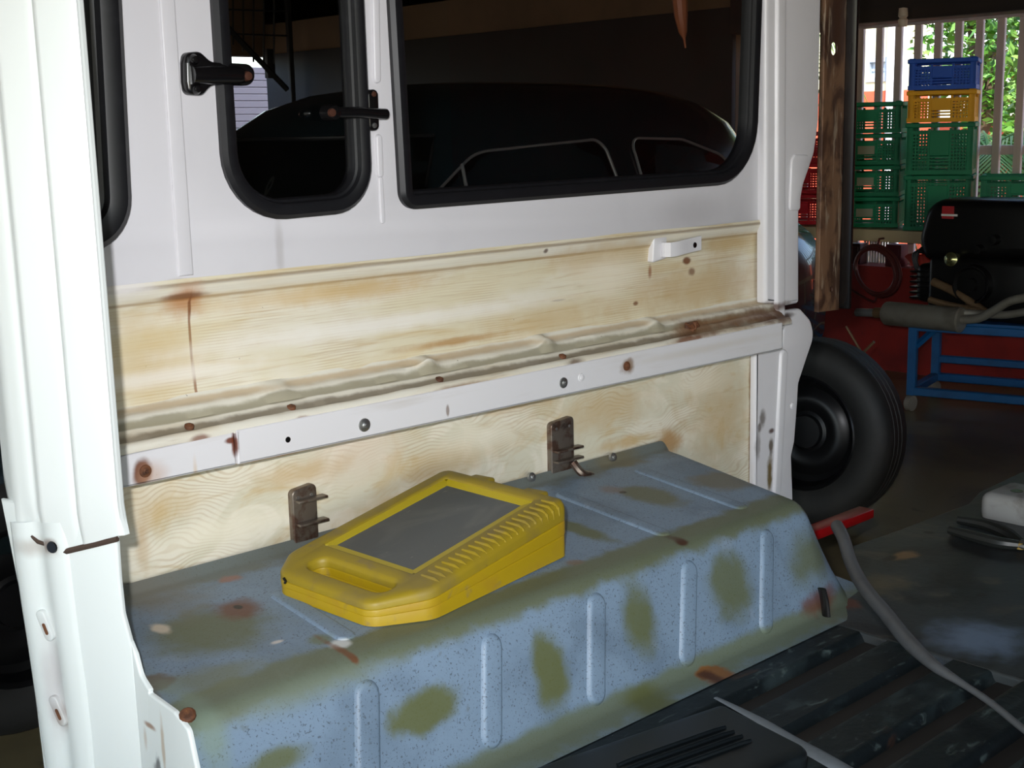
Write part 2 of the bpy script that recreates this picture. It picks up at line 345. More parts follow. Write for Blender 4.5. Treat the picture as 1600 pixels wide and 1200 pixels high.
M_BOX = mat('blue_grey_paint', lin(122,143,164), .48, layers=[(lin(98,116,134), 7, .46,.72,.7,None,.4), (lin(156,168,184), 14, .62,.8,.4,None,.5), (lin(62,66,72), 300, .57,.66,.7,None,0), (lin(94,98,92), 60, .66,.74,.4,None,0)], blobs=box_blobs, bump=(90,.12,None), nscale=22)
M_RIB = mat('blue_grey_rib_paint', lin(142,154,173), .46, layers=[(lin(64,68,74), 300, .58,.66,.6,None,0), (lin(130,142,160), 9, .5,.75,.5,None,0)], bump=(90,.1,None))
M_FLOORV = mat('dark_dusty_floor_paint', lin(18,26,29), .5, layers=[(lin(48,60,62), 11, .52,.70,.8,(.7,1.6,1),.8), (lin(84,98,96), 40, .58,.74,.8,(.6,1.6,1),.6), (lin(84,56,40), 9, .66,.76,.6,(.6,2,1),.4), (lin(170,180,176), 150, .73,.77,.9,None,0)], bump=(60,.25,None))
def fb(px, py, rx, ry, col, soft=.5, st=.8, rag=1.4):
    c = at(px,py,'z',.54); a = at(px+rx,py,'z',.54); d = at(px,py+ry,'z',.54)
    return (tuple(c), (max(abs(a.x-c.x),.01), max(abs(d.y-c.y),.01), 1), col, soft, st, rag)
M_PLATEV = mat('worn_grey_floor_paint', lin(58,64,66), .45, layers=[(lin(36,38,38), 5, .46,.64,.85,None,.8), (lin(104,98,84), 8, .58,.74,.6,None,.6), (lin(40,34,30), 24, .62,.74,.7,None,.4)],
  blobs=[fb(1530,1000,90,50,lin(120,140,166),.8,.75,1.5), fb(1415,870,34,9,lin(150,118,78),.5,.8,1.5), fb(1390,874,22,4,lin(34,26,22),.4,.9,1), fb(1375,915,60,20,lin(110,98,70),.8,.6,2), fb(1452,834,10,5,lin(26,24,24),.3,.95,.5), fb(1320,945,30,16,lin(110,66,48),.6,.7,3)], bump=(50,.2,None))
M_RUBBER = mat('black_rubber', lin(22,22,24), .42, layers=[(lin(44,44,46), 40, .5,.8,.4,None,0)])
M_BLACKM = mat('black_enamel', lin(16,15,16), .22, spec=.6)
M_PIN = mat('brown_pin', lin(96,62,50), .35, .5)
M_STEEL = mat('dull_steel', lin(170,170,168), .34, .9, layers=[(lin(120,104,90), 60, .55,.75,.6,None,0)])
M_STEELR = mat('rust_flecked_steel', lin(128,118,108), .36, .7, layers=[(lin(92,60,46), 45, .46,.64,.8,None,.3), (lin(60,44,38), 30, .56,.72,.7,None,.3)])
M_RUSTY = mat('rusty_metal', lin(112,70,44), .75, .2, layers=[(lin(64,40,28), 60, .45,.65,.8,None,0), (lin(180,140,80), 80, .62,.75,.6,None,0)])
M_YELLOW = mat('yellow_plastic', lin(170,142,20), .42, layers=[(lin(164,130,36), 12, .48,.72,.7,None,.5), (lin(120,104,84), 26, .60,.76,.6,None,.6), (lin(96,70,50), 90, .72,.79,.7,None,0)], bump=(120,.05,None))
M_YELLOWD = mat('dusty_yellow_plastic', lin(152,130,28), .5, layers=[(lin(132,114,54), 14, .44,.70,.8,None,.5), (lin(120,104,84), 30, .60,.76,.6,None,.6), (lin(100,70,50), 90, .72,.79,.7,None,0)], bump=(120,.05,None))
M_CASEWIN = mat('scratched_grey_plastic', lin(74,78,78), .34, layers=[(lin(96,98,94), 9, .46,.72,.7,(1,2,1),.8), (lin(160,158,148), 40, .66,.8,.5,(1,3,1),.4), (lin(210,205,190), 170, .765,.80,.8,None,0)])

def glass_mat(name, tint, refl=.06, rough=.0):
    m = bpy.data.materials.new(name); m.use_nodes = True; N, L = m.node_tree.nodes, m.node_tree.links
    N.remove(N['Principled BSDF']); out = N['Material Output']
    t = N.new('ShaderNodeBsdfTransparent'); t.inputs[0].default_value = tint
    g = N.new('ShaderNodeBsdfGlossy'); g.inputs['Roughness'].default_value = rough
    fr = N.new('ShaderNodeFresnel'); fr.inputs['IOR'].default_value = 1.5
    ge = N.new('ShaderNodeNewGeometry'); iv = N.new('ShaderNodeMath'); iv.operation = 'SUBTRACT'; iv.inputs[0].default_value = 1; L.new(ge.outputs['Backfacing'], iv.inputs[1])
    mu = N.new('ShaderNodeMath'); mu.operation = 'MULTIPLY'; L.new(fr.outputs[0], mu.inputs[0]); L.new(iv.outputs[0], mu.inputs[1])
    mx = N.new('ShaderNodeMixShader'); L.new(mu.outputs[0], mx.inputs[0]); L.new(t.outputs[0], mx.inputs[1]); L.new(g.outputs[0], mx.inputs[2])
    L.new(mx.outputs[0], out.inputs[0]); return m
M_GLASS = glass_mat('tinted_glass', (.86,.86,.86,1))

# ------------------------------------------------------------------ setting: garage
M_GROUND = mat('garage_concrete', lin(136,122,88), .30, layers=[(lin(92,82,60), 1.6, .42,.66,.8,None,.6), (lin(120,112,90), 6, .58,.75,.5,None,.5), (lin(44,40,36), 14, .62,.76,.5,None,0)], bump=(18,.06,None))
def slab(name, a, b, m): bm = BM(); box(bm, a, b); return tag(fin(bm, name, m), kind='structure')
slab('floor', (-6,-6,-.2), (6.95,8.9,0), M_GROUND)
slab('ground_outside', (-30,-22,-.30), (30,26,-.201), mat('outside_ground', lin(150,130,100), .9, layers=[(lin(110,100,76), 3, .4,.7,.7,None,0)]))
M_CEIL = mat('dark_ceiling_boards', lin(72,58,46), .8, layers=[(lin(50,42,36), 3, .4,.7,.6,(1,6,1),0)])
slab('ceiling', (-7,-7,2.62), (6.98,8.9,2.8), M_CEIL)
M_REDW = mat('dark_red_wall_paint', lin(150,34,26), .6, layers=[(lin(110,24,22), 3, .42,.68,.8,None,.4), (lin(80,30,26), 16, .6,.76,.5,None,0)])
zr = at(1380,417,'x',6.62).z
slab('wall_right', (6.62,-6,0), (6.86,8.7,zr), M_REDW)
slab('wall_right_upper', (6.62,-6,zr), (6.86,.75,2.62), M_REDW)  # unseen upper wall, added to keep bright outdoors out of the window reflections
bm = BM(); box(bm, (-6,-6.2,0), (-5.4,-6,2.62)); box(bm, (1.6,-6.2,0), (6.95,-6,2.62)); box(bm, (-5.4,-6.2,2.42), (1.6,-6,2.62))  # unseen wall enclosing the garage; wide opening shaped to let in ambient daylight
tag(fin(bm, 'wall_front', mat('front_wall_plaster', lin(120,112,100), .8, layers=[(lin(96,90,82), 2, .4,.7,.6,None,0)])), kind='structure')
bm = BM(); box(bm, (-6.2,-6.2,0), (-6,-3.8,2.62)); box(bm, (-6.2,3.4,0), (-6,8.9,2.62)); box(bm, (-6.2,-3.8,2.4), (-6,3.4,2.62))  # unseen too; its opening was added so daylight lifts the dim interior
tag(fin(bm, 'wall_left', mat('left_wall_plaster', lin(120,112,100), .8, layers=[(lin(96,90,82), 2, .4,.7,.6,None,0)])), kind='structure')
# wall behind the parked car, with a doorway opening that shows the sunlit slatted wall
YB = 8.5
p0 = at(340,60,'y',YB); p1 = at(452,130,'y',YB)
dx0, dx1 = at(150,150,'y',YB).x-.9, at(449,150,'y',YB).x
zt = at(400,88,'y',YB).z
M_BACKW = mat('brown_wall_plaster', lin(110,88,66), .8, layers=[(lin(86,70,54), 2, .4,.7,.6,None,0)])
bm = BM(); box(bm, (-6,YB,0), (dx0,YB+.15,2.62)); box(bm, (dx1,YB,0), (6.95,YB+.15,2.62)); box(bm, (dx0,YB,zt), (dx1,YB+.15,2.62))
tag(fin(bm, 'wall_back', M_BACKW), kind='structure')
zd = at(800,46,'x',6.58).z; YS = at(1225,100,'x',6.62).y+.35
slab('wall_right_rear', (6.62,YS,zr), (6.86,8.5,2.62), M_BACKW)
bm = BM(); box(bm, (6.58,YS,0), (6.619,8.45,zd), .004)
tag(fin(bm, 'trim_1', mat('dark_wall_board', lin(40,36,34), .7, layers=[(lin(28,26,26), 2, .4,.7,.6,None,0)])), kind='structure')
bm = BM(); box(bm, (6.62,-6,2.36), (6.95,8.7,2.62)); tag(fin(bm, 'trim_2', M_CEIL), kind='structure')
# ceiling box behind trims the frame's upper right corner
bm = BM(); box(bm, (6.55,-3,at(1450,28,'x',6.55).z), (6.75,YS,2.37), .01); tag(fin(bm, 'trim_3', mat('dark_timber_lintel', lin(46,36,30), .7, layers=[(lin(30,24,22), 4, .4,.7,.7,(1,.2,3),0)])), kind='structure')

# ------------------------------------------------------------------ the van
VAN = thing('van', (1.6,-.4,.0), 'white van body side with tinted windows, stained panels and grey-blue wheel box', 'van')
def part(name, bm, m, parent=None, **k): return fin(bm, name, m, parent or VAN, **k)
YW = 0.0
LX, RX = .70, 2.40
ZTOP, ZB = 2.02, at(650,402,'y',0).z
# outlines of the three windows in the wall plane
def wp(px,py): v = at(px,py,'y',0); return v.x, v.z
lx0 = wp(607,160)[0]; lx1 = wp(1188,60)[0]; lzb = wp(800,311)[1]
vx0 = wp(338,160)[0]; vx1 = wp(571,160)[0]; vzb = wp(470,342)[1]
qx1 = wp(198,200)[0]; qzb = wp(150,372)[1]
ZW = 1.93
WIN = {
 'large': rpoly([(lx0-.004,ZW,.04),(lx0+.012,lzb-.004,.030),(wp(1100,287)[0]+.16,lzb,.13),(lx1,ZW,.08)], 9),
 'vent': rpoly([(vx0,ZW,.06),(vx0,wp(400,346)[1],.10),(vx1,wp(540,331)[1],.075),(vx1-.002,ZW,.05)], 9),
 'quarter': rpoly([(LX+.02,ZW,.03),(LX+.02,qzb-.02,.03),(qx1-.010,qzb-.016,.09),(qx1+.010,ZW,.05)], 9)}
bm = BM()
plate(bm, rpoly([(LX,ZB),(RX,ZB),(RX,ZTOP),(LX,ZTOP)]), [inset(h,.010) for h in WIN.values()], 0, .022, .004, XZ)
part('upper_wall_panel', bm, M_WHITE)
def seal_prof(w, d):
    return [(0,0.004),(-.001,-d*.55),(w*.18,-d*.95),(w*.45,-d),(w*.72,-d*.8),(w*.80,-d*.35),(w*.92,-d*.25),(w,0.002),(w,.018),(0,.018)]
M_SEAL = mat('black_rubber_seal', lin(20,20,23), .42, spec=.4, layers=[(lin(40,40,44), 60, .5,.8,.4,None,0)])
wins = {}
for k, nm, wd in (('large','window_glass',.030),('vent','window_glass',.030),('quarter','window_glass',.046)):
    bm = BM(); plate(bm, inset(WIN[k], wd*.85), [], .006, .010, 0, XZ)
    g = part(nm, bm, M_GLASS); wins[k] = g
    bm = BM(); ringsweep(bm, WIN[k], seal_prof(wd, .016 if k != 'quarter' else .022), XZ)
    fin(bm, 'window_seal', M_SEAL, g)
tag(wins['large'], 'large dark side window pane'); tag(wins['vent'], 'small hinged vent window pane'); tag(wins['quarter'], 'narrow window pane behind the near jamb')

def bead(name, a, b, wdt, dep, m, org, ux, uy, un, parent=None, bev=None):
    """raised rounded bar from 2D a to b in the plane org+ux*u+uy*v, standing dep along un"""
    A = Vector(a); B = Vector(b); d = (B-A).normalized(); n = Vector((-d.y,d.x)); r = wdt/2
    loop = []
    for k in range(9):
        t = -math.pi/2+math.pi*k/8; loop.append(B - d*r + d*math.cos(t)*r + n*math.sin(t)*r)
    for k in range(9):
        t = math.pi/2+math.pi*k/8; loop.append(A + d*r + d*math.cos(t)*r + n*math.sin(t)*r)
    bm = BM(); plate(bm, loop, [], 0, 1, 0, XY) if False else None
    prof = [(wdt*.22,dep),(wdt*.17,dep*.96),(wdt*.11,dep*.78),(wdt*.06,dep*.40),(0,-.001)]
    rings = []
    for ins, c in prof:
        rings.append([bm.verts.new(org+ux*p.x+uy*p.y+un*c) for p in inset(loop, ins)])
    for P_, Q_ in zip(rings, rings[1:]):
        for k in range(len(P_)): bm.faces.new((P_[k],P_[(k+1)%len(P_)],Q_[(k+1)%len(P_)],Q_[k]))
    bm.faces.new(rings[0])
    return fin(bm, name, m, parent or VAN, smooth=60)
O0 = Vector((0,0,0)); EX, EY, EZ = Vector((1,0,0)), Vector((0,1,0)), Vector((0,0,1))
for (a,b,c,d,wd,dp) in ((583,-120,588,131,.016,.005),(590,209,593,278,.014,.005),(594,276,598,350,.010,.0025)):
    bead('pressed_bead', wp(a,b), wp(c,d), wd, dp, M_WHITE, O0, EX, EZ, -EY)
# overlapping panel seam left of the vent window
bm = BM(); s0 = wp(248,0)[0]; s1 = wp(272,0)[0]
plate(bm, rpoly([(s0,ZB+.008),(s1,ZB+.008),(s1,ZTOP-.01),(s0,ZTOP-.01)]), [], -.0035, .004, .003, XZ)
part('panel_seam', bm, M_WHITE)

# middle cream panel, ledge, rail, lower panel
NX = 90; xs = [LX + (2.345-LX)*i/NX for i in range(NX+1)]
rnd = random.Random(3)
def wob(x, s, f): return s*(math.sin(x*f+s*900)+.6*math.sin(x*f*2.3+1.7)+.4*math.sin(x*f*4.9+.4))/2
bm = BM()
rows = [(-.004,ZB+.004),(-.006,ZB-.003),(-.003,ZB-.012),(.004,ZB-.024),(.010,ZB-.032),(.012,ZB-.06),(.012,1.10),(.012,1.06),(.011,1.035),(.007,1.022)]
grid(bm, [[Vector((x, y+wob(x,.0012,9+z*5)*(1 if i>3 else .3), z+(wob(x,.0016,7) if i<4 else 0))) for x in xs] for i,(y,z) in enumerate(rows)])
part('middle_panel', bm, M_CREAM, smooth=60)
bm = BM()
dent = [(at(p,q,'y',-.01).x, s) for p,q,s in ((440,616,.006),(665,570,.010),(850,535,.011),(1020,502,.009),(420,648,.004))]
lrows = [(.010,1.030),(.004,1.021),(-.006,1.0175),(-.014,1.0165),(-.019,1.010),(-.022,1.0015),(-.034,.998),(-.044,.9885),(-.053,.9900),(-.058,.9880),(-.0605,.983),(-.060,.976)]
def lz(i, x, z):
    b = sum(s*math.exp(-((x-c)/.016)**2) for c, s in dent) if 1 <= i <= 4 else 0
    return z + b + wob(x,.0018,11+i)*(1 if i < 9 else .5)
NX2 = 160; xs2 = [LX + (2.36-LX)*i/NX2 for i in range(NX2+1)]
grid(bm, [[Vector((x, y-(lz(i,x,z)-z)*.5, lz(i,x,z))) for x in xs2] for i,(y,z) in enumerate(lrows)])
LEDGE = part('ledge', bm, M_LEDGE, smooth=60)
def zline(px,py,y): return at(px,py,'y',y).z
rz0, rz1 = .980, .9285
xb = at(369,690,'y',-.062).x
bm = BM(); plate(bm, rpoly([(xb+.001,rz1,.002),(2.325,rz1-.004,.002),(2.325,rz0+.003,.002),(xb+.001,rz0,.002)]), [], -.0625, .0, .003, XZ)
RAIL = part('rail', bm, M_RAILW)
bm = BM(); plate(bm, rpoly([(LX+.02,rz1+.002,.002),(xb-.001,rz1,.002),(xb-.001,rz0-.002,.002),(LX+.02,rz0-.006,.002)]), [], -.0610, .0, .003, XZ)
RAIL2 = part('rail', bm, M_RAILW); tag(RAIL2, 'short rust-stained rail piece')
def bolt(parent, p, d, r=.011, m=None, name='bolt', nut=True):
    bm = BM(); lathe(bm, [(0,r*.55),(r*.35,r*.52),(r*.55,r*.40),(r*.58,r*.30),(r*.95,r*.22),(r,r*.1),(r,-.004)], axis_m(p,d), 20)
    if nut: lathe(bm, [(0,r*.8),(r*.30,r*.78),(r*.34,r*.5)], axis_m(p,d), 6)
    return fin(bm, name, m or M_STEEL, parent)
for px,py,r,m,nt_ in ((569,664,.011,M_STEEL,True),(880,598,.010,M_STEEL,True),(979,572,.009,M_RUSTY,True),(908,590,.008,M_RAILW,False)):
    bolt(RAIL, at(px,py,'y',-.0625), (0,-1,0), r, m, nut=nt_)
bolt(RAIL2, at(227,736,'y',-.061), (0,-1,0), .009, M_RUSTY)
def hole(parent, p, d, r, name='bolt_hole'):
    bm = BM(); lathe(bm, [(0,.0004),(r,.0004),(r*1.1,-.001)], axis_m(p,d), 16)
    return fin(bm, name, M_BLACKM, parent)
hole(RAIL, at(450,687,'y',-.0625), (0,-1,0), .0045)
for px,py in ((297,682),(456,652),(687,602),(879,564)):
    p = at(px,py,'y',-.040); p.z = .9945; bolt(LEDGE, p, (0,-.25,1), .007, M_RUSTY, 'rivet', False)
# rusty torn stub on the ledge
bm = BM(); p = at(1082,512,'y',-.035)
for k in range(5):
    a = rnd.uniform(0,6.28); q = p+Vector((rnd.uniform(-.014,.014), rnd.uniform(-.006,.006), rnd.uniform(-.002,.008)))
    box(bm, q-Vector((.008,.003,.006)), q+Vector((.008,.003,.006)), .001, 1, Matrix.Translation(q)@Matrix.Rotation(a,4,'Y')@Matrix.Rotation(a*.5,4,'X')@Matrix.Translation(-q))
fin(bm, 'torn_stub', M_RUSTY, LEDGE)
bm = BM()
zr_ = [.965,.94,.9,.86,.82,.79,.76,.70,.56]
grid(bm, [[Vector((x, .006+wob(x,.0012,8+z*6), z)) for x in [LX+(2.335-LX)*i/60 for i in range(61)]] for z in zr_])
LOWP = part('lower_panel', bm, M_CREAM2, smooth=60)

# white bracket on the middle panel
bm = BM()
q0 = at(1018,372,'y',0); q1 = at(1040,405,'y',0)
plate(bm, rpoly([(q0.x,q1.z-.004,.004),(q1.x,q1.z+.002,.004),(q1.x+.002,q0.z+.004,.004),(q0.x+.004,q0.z,.004)]), [], -.003, .014, .003, XZ)
z_a, z_b = at(1060,375,'y',-.02).z, at(1060,402,'y',-.02).z
px_ = [(1030,.006),(1038,-.012),(1048,-.024),(1058,-.028),(1070,-.024),(1084,-.020),(1096,-.020)]
pts = [Vector((at(a,388,'y',y).x, y, 0)) for a,y in px_]
rows_ = []
for s_, zz in ((0,z_b+.003),(0,z_a-.003)):
    rows_.append([Vector((p.x,p.y,zz+(p.x-pts[0].x)*.06)) for p in pts])
V1 = grid(bm, rows_)
V2 = grid(bm, [[p+Vector((0,.004,0)) for p in r] for r in rows_])
for j in range(len(pts)-1):
    bm.faces.new((V1[0][j],V1[0][j+1],V2[0][j+1],V2[0][j])); bm.faces.new((V1[1][j],V1[1][j+1],V2[1][j+1],V2[1][j]))
bm.faces.new((V1[0][-1],V1[1][-1],V2[1][-1],V2[0][-1]))
BRK = part('strap_bracket', bm, M_PILLAR)
hole(BRK, at(1086,383,'y',-.0205), (0,-1,0), .0055)

# steel catches at the foot of the lower panel
def catch(px0,px1,py0,py1,tabs,foot):
    a = at(px0,py0,'y',-.004); b = at(px1,py1,'y',-.004)
    bm = BM(); plate(bm, rpoly([(a.x,b.z-.005,.003),(b.x,b.z+.005,.003),(b.x,a.z+.006,.009),(a.x,a.z,.009)]), [], -.006, .006, .0025, XZ)
    o = part('catch_plate', bm, M_STEELR)
    zc = (a.z+b.z)/2; h = a.z-b.z
    for fz in tabs:
        bm = BM(); z = b.z+h*fz; box(bm, (a.x+.004,-.020,z-.0022), (b.x+.012,-.004,z+.0022), .001)
        fin(bm, 'catch_tab', M_STEELR, o)
    if foot:
        bm = BM(); box(bm, (a.x-.004,-.05,b.z-.004), (b.x+.022,-.005,b.z+.001), .002)
        tube(bm, spline([(b.x-.01,-.012,b.z+.03),(b.x-.004,-.028,b.z+.012),(b.x+.018,-.034,b.z+.002)],6), .008, 8)
        fin(bm, 'catch_foot', M_STEELR, o)
    for s in (.22,.78):
        p = Vector((a.x+(b.x-a.x)*s,-.0062,a.z-.012)); bm = BM(); lathe(bm, [(0,.0008),(.0028,.0006),(.0028,-.002)], axis_m(p,(0,-1,0)), 10); fin(bm, 'rivet', M_STEEL, o)
catch(455,498,768,848,(.82,.42),False)
catch(860,897,662,744,(.52,.34),True)

# far pillar
YP = -.020
YPL = -.012
def pl(px,py,r=0): v = at(px,py,'y',YPL); return (v.x,v.z,r)
def pp(px,py,r=0,y=YP): v = at(px,py,'y',y); return (v.x,v.z,r)
bm = BM()
plate(bm, rpoly([pp(1198,-190),pp(1196,474,.006),pp(1226,479,.006),pp(1250,474,.008),pp(1250,330,.04),pp(1257,290,.05),pp(1274,240,.05),pp(1281,190,.05),pp(1288,-190)]), [], YP, .002, .010, XZ, 4)
PILU = part('door_pillar', bm, M_PILLAR); tag(PILU, 'upper far pillar with pressed ridge')
bead('pressed_bead', pp(1219,-190)[:2], pp(1217,520)[:2], .036, .007, M_PILLAR, Vector((0,YP,0)), EX, EZ, -EY, PILU)
bm = BM(); plate(bm, rpoly([pp(1232,329,.008),pp(1248.5,329,.008),pp(1249,300,.01),pp(1256,275,.02),pp(1262,242,.006),pp(1240,241,.01),pp(1235,250,.012)]), [], YP-.0045, YP+.004, .0035, XZ)
fin(bm, 'striker_pad', M_PILLAR, PILU)
bm = BM()
plate(bm, rpoly([pl(1181,545,.004),pl(1178,850),pl(1243,850),pl(1240,770,.02),pl(1238,712,.02),pl(1243,690,.02),pl(1246,650,.03),pl(1248,622,.02),pl(1249,600,.03),pl(1262,560,.05),pl(1274,525,.05),pl(1268,500,.04),pl(1252,482,.02),pl(1226,486,.01),pl(1222,540,.005)]), [], YPL, .0015, .008, XZ, 4)
PILL = part('door_pillar', bm, M_PILLAR); tag(PILL, 'lower far pillar with wavy edge and rust spots')
bead('pressed_bead', pl(1224,545)[:2], pl(1207,880)[:2], .03, .006, M_PILLAR, Vector((0,YPL,0)), EX, EZ, -EY, PILL)
bm = BM(); p = at(1238,634,'y',YPL); lathe(bm, [(0,.004),(.006,.003),(.008,0),(.008,-.004)], axis_m(p,(0,-1,0)), 14); fin(bm, 'rivet', M_PILLAR, PILL)

# near jamb: slanted sheet at the door opening
XJ = .685; J0 = Vector((XJ,at(165,500,'x',XJ).y,0)); JT = Vector((-.447,.894,0)); JN = Vector((.894,.447,0))
def jp(px,py,r=0):
    v = hit(px,py,J0,JN)-J0; s = v.dot(JT)
    if s < 0: v = at(px,py,'x',XJ)-J0; s = v.y
    return (s, v.z, r)
def JM(a,b,c):
    if a >= 0: return J0+JT*a+JN*c+Vector((0,0,b))
    return J0+Vector((c,a,b))
sec = [(.0,.012),(-.001,.004),(.003,.0005),(.010,0),(jp(112,600)[0],0),(jp(104,600)[0],.006),(jp(97,600)[0],.004),(jp(52,600)[0],.001),(jp(40,600)[0],.007),(jp(32,600)[0],.005),(jp(8,600)[0],.006),(jp(-20,600)[0],.02),(jp(-24,600)[0],.06)]
rim = [jp(*q) for q in ((186,836),(150,846),(100,857),(92,850),(80,846),(60,840),(46,826),(40,838),(36,856),(28,869),(16,838),(0,800),(-30,780))]
def upz(y):
    if y <= rim[0][0]: return rim[0][1]
    for A,B in zip(rim, rim[1:]):
        if y <= B[0]: return A[1]+(B[1]-A[1])*(y-A[0])/(B[0]-A[0])
    return rim[-1][1]
ys_ = []
for (y0,d0),(y1,d1) in zip(sec, sec[1:]):
    n = 10 if abs(y1-y0) > .03 else 3
    for k in range(n): ys_.append((y0+(y1-y0)*k/n, d0+(d1-d0)*k/n))
ys_.append(sec[-1])
bm = BM(); rows_ = []
for i in range(25):
    t = (i/24)**1.6; rows_.append([JM(y, upz(y)+(ZTOP-upz(y))*t, d-.008+.005*max(0,1-t*30)) for y,d in ys_])
G1 = grid(bm, rows_); G2 = grid(bm, [[p+JN*.003 for p in r] for r in rows_])
for j in range(len(ys_)-1): bm.faces.new((G1[0][j],G1[0][j+1],G2[0][j+1],G2[0][j]))
for i in range(24): bm.faces.new((G1[i][0],G1[i+1][0],G2[i+1][0],G2[i][0]))
JU = part('door_jamb', bm, M_JAMB, smooth=50); tag(JU, 'upper near jamb, bright white, overlapping at the belt seam')
bm = BM()
ol = [jp(0,780),jp(176,810,.004),jp(182,845,.012),jp(186,905,.05),jp(192,960,.03),(.0,.79,.0),(.0,.46,0),jp(80,1300),jp(66,1190,.1),jp(46,1030,.1),jp(30,930,.1),jp(10,830,.05)]
plate(bm, rpoly(ol), [], .0, .006, .003, JM)
jy = J0.y
plate(bm, rpoly([(.002,.80,0),(-.004,.785,.01),(-.014,.760,.02),(-.035,.748,.02),(-.31-jy,.7435,.01),(-.371-jy,.7395,.004),(-.402-jy,.7265,.012),(-.4085-jy,.703,.01),(-.455-jy,.545,.0),(-.468-jy,.46,0),(.002,.46,0)]), [], .0, .006, .003, JM)
JL = part('door_jamb', bm, M_JAMBL); tag(JL, 'lower near jamb flange around the wheel box end')
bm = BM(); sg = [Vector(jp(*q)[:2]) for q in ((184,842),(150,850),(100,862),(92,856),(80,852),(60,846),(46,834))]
tube(bm, [JM(max(q.x,.0005),q.y,-.0005) for q in sg], [.0035,.004,.004,.003,.003,.003,.002], 6); fin(bm, 'seam_shade_strip', mat('dark_seam_shade', lin(70,54,44), .8), JL)  # dark strip painting in the shade of the gap under the upper sheet
edge_in = [(104,815),(110,880),(122,980),(136,1080),(144,1150),(150,1230),(154,1290)]
edge_out = [(14,815),(21,870),(32,945),(42,1008),(57,1110),(78,1250),(84,1290)]
ei = [jp(*p) for p in edge_in]; eo = [jp(*p) for p in edge_out]
pf = [(0,.001),(.03,-.002),(.08,-.0045),(.22,-.005),(.36,-.005),(.42,-.001),(.50,.0),(.60,-.0005),(.66,-.0045),(.80,-.005),(.92,-.004),(.98,.0),(1,.008),(1.0,.03)]
bm = BM(); N_ = 40; rows_ = []
def samp(E, t):
    f = t*(len(E)-1); i = min(int(f), len(E)-2); k = f-i; return E[i][0]+(E[i+1][0]-E[i][0])*k, E[i][1]+(E[i+1][1]-E[i][1])*k
for i in range(N_+1):
    a = samp(ei, i/N_); b = samp(eo, i/N_); rows_.append([JM(a[0]+(b[0]-a[0])*s, a[1]+(b[1]-a[1])*s, d-.0005) for s,d in pf])
grid(bm, rows_)
JO = part('jamb_strip', bm, M_JAMBL, smooth=60)
for (px,py,h) in ((75,975,26),(95,1108,24)):
    c = jp(px,py); d = (Vector(jp(px+12,py+h)[:2])-Vector(jp(px-9,py-h)[:2])).normalized(); n = Vector((-d.y,d.x)); r = .0065; hl = .014
    lp = [Vector(c[:2])+d*(hl*s)+d*math.cos(t)*r*s+n*math.sin(t)*r*s for s in (1,-1) for t in [(-math.pi/2+math.pi*k/6) for k in range(7)]]
    lp = rpoly([(p.x,p.y) for p in lp])
    bm = BM(); plate(bm, lp, [], -.0075, .0, .0015, JM); o = fin(bm, 'striker_plate', M_JAMBL, JO)
    lp2 = [Vector(c[:2])+d*.004+(p-Vector(c[:2]))*.38 for p in lp]; bm = BM(); plate(bm, lp2, [], -.0079, -.004, .0002, JM); fin(bm, 'slot', M_RUSTY, JO)
bm = BM(); q = jp(86,853); lathe(bm, [(0,.001),(.007,.001),(.009,-.003)], axis_m(JM(q[0],q[1],-.006),-JN), 14); fin(bm, 'bolt_hole', M_BLACKM, JL)
bm = BM(); box(bm, (.72,-.02,.5), (.76,.05,1.05)); part('jamb_inner', bm, M_JAMB)

# hinge and catch of the vent window
def ear_plate(pts_r, y0, y1, bev, m, name, parent):
    bm = BM(); plate(bm, rpoly(pts_r), [], y0, y1, bev, XZ, 4); return fin(bm, name, m, parent)
def W(px,py,r=0,y=-.012): v = at(px,py,'y',y); return (v.x,v.z,r)
HG = ear_plate([W(290,82,.012),W(312,80,.014),W(330,97,.02),W(398,100,.016),W(398,134,.016),W(330,133,.02),W(316,150,.014),W(292,148,.012),W(289,128,.004),W(288,98,.004)], -.016, .0, .006, M_BLACKM, 'hinge', wins['vent'])
bm = BM(); a = at(372,118,'y',-.02); b = at(300,112,'y',-.02)
tube(bm, [(b.x,-.018,a.z),(a.x,-.020,a.z),(a.x+.012,-.016,a.z)], [.013,.013,.009], 14); fin(bm, 'hinge', M_BLACKM, wins['vent'])
bm = BM(); lathe(bm, [(0,.006),(.006,.005),(.0075,.0),(.0075,-.01)], axis_m(at(386,119,'y',-.026),(0,-1,0)), 14); fin(bm, 'hinge_pin', M_PIN, wins['vent'])
for q in ((303,93),(307,139)):
    bm = BM(); lathe(bm, [(0,.007),(.005,.006),(.008,.001),(.008,-.004)], axis_m(at(*q,'y',-.015),(0,-1,0)), 14); fin(bm, 'screw', M_BLACKM, wins['vent'])
ear_plate([W(574,140,.009),W(592,139,.009),W(594,204,.009),W(577,205,.009)], -.012, .0, .004, M_BLACKM, 'latch_plate', wins['vent'])
for q in ((584,147),(585,196)):
    bm = BM(); lathe(bm, [(0,.003),(.004,.002),(.005,-.003)], axis_m(at(*q,'y',-.012),(0,-1,0)), 12); fin(bm, 'screw', M_STEEL if q[1]>180 else M_PIN, wins['vent'])
bm = BM(); a = at(520,176,'y',-.02); b = at(604,170,'y',-.02)
tube(bm, [(a.x,-.022,a.z),(at(560,175,'y',-.02).x,-.024,a.z),(at(585,173,'y',-.02).x,-.020,a.z-.002),(b.x,-.018,a.z-.003)], .0085, 12)
fin(bm, 'latch_arm', M_BLACKM, wins['vent'])
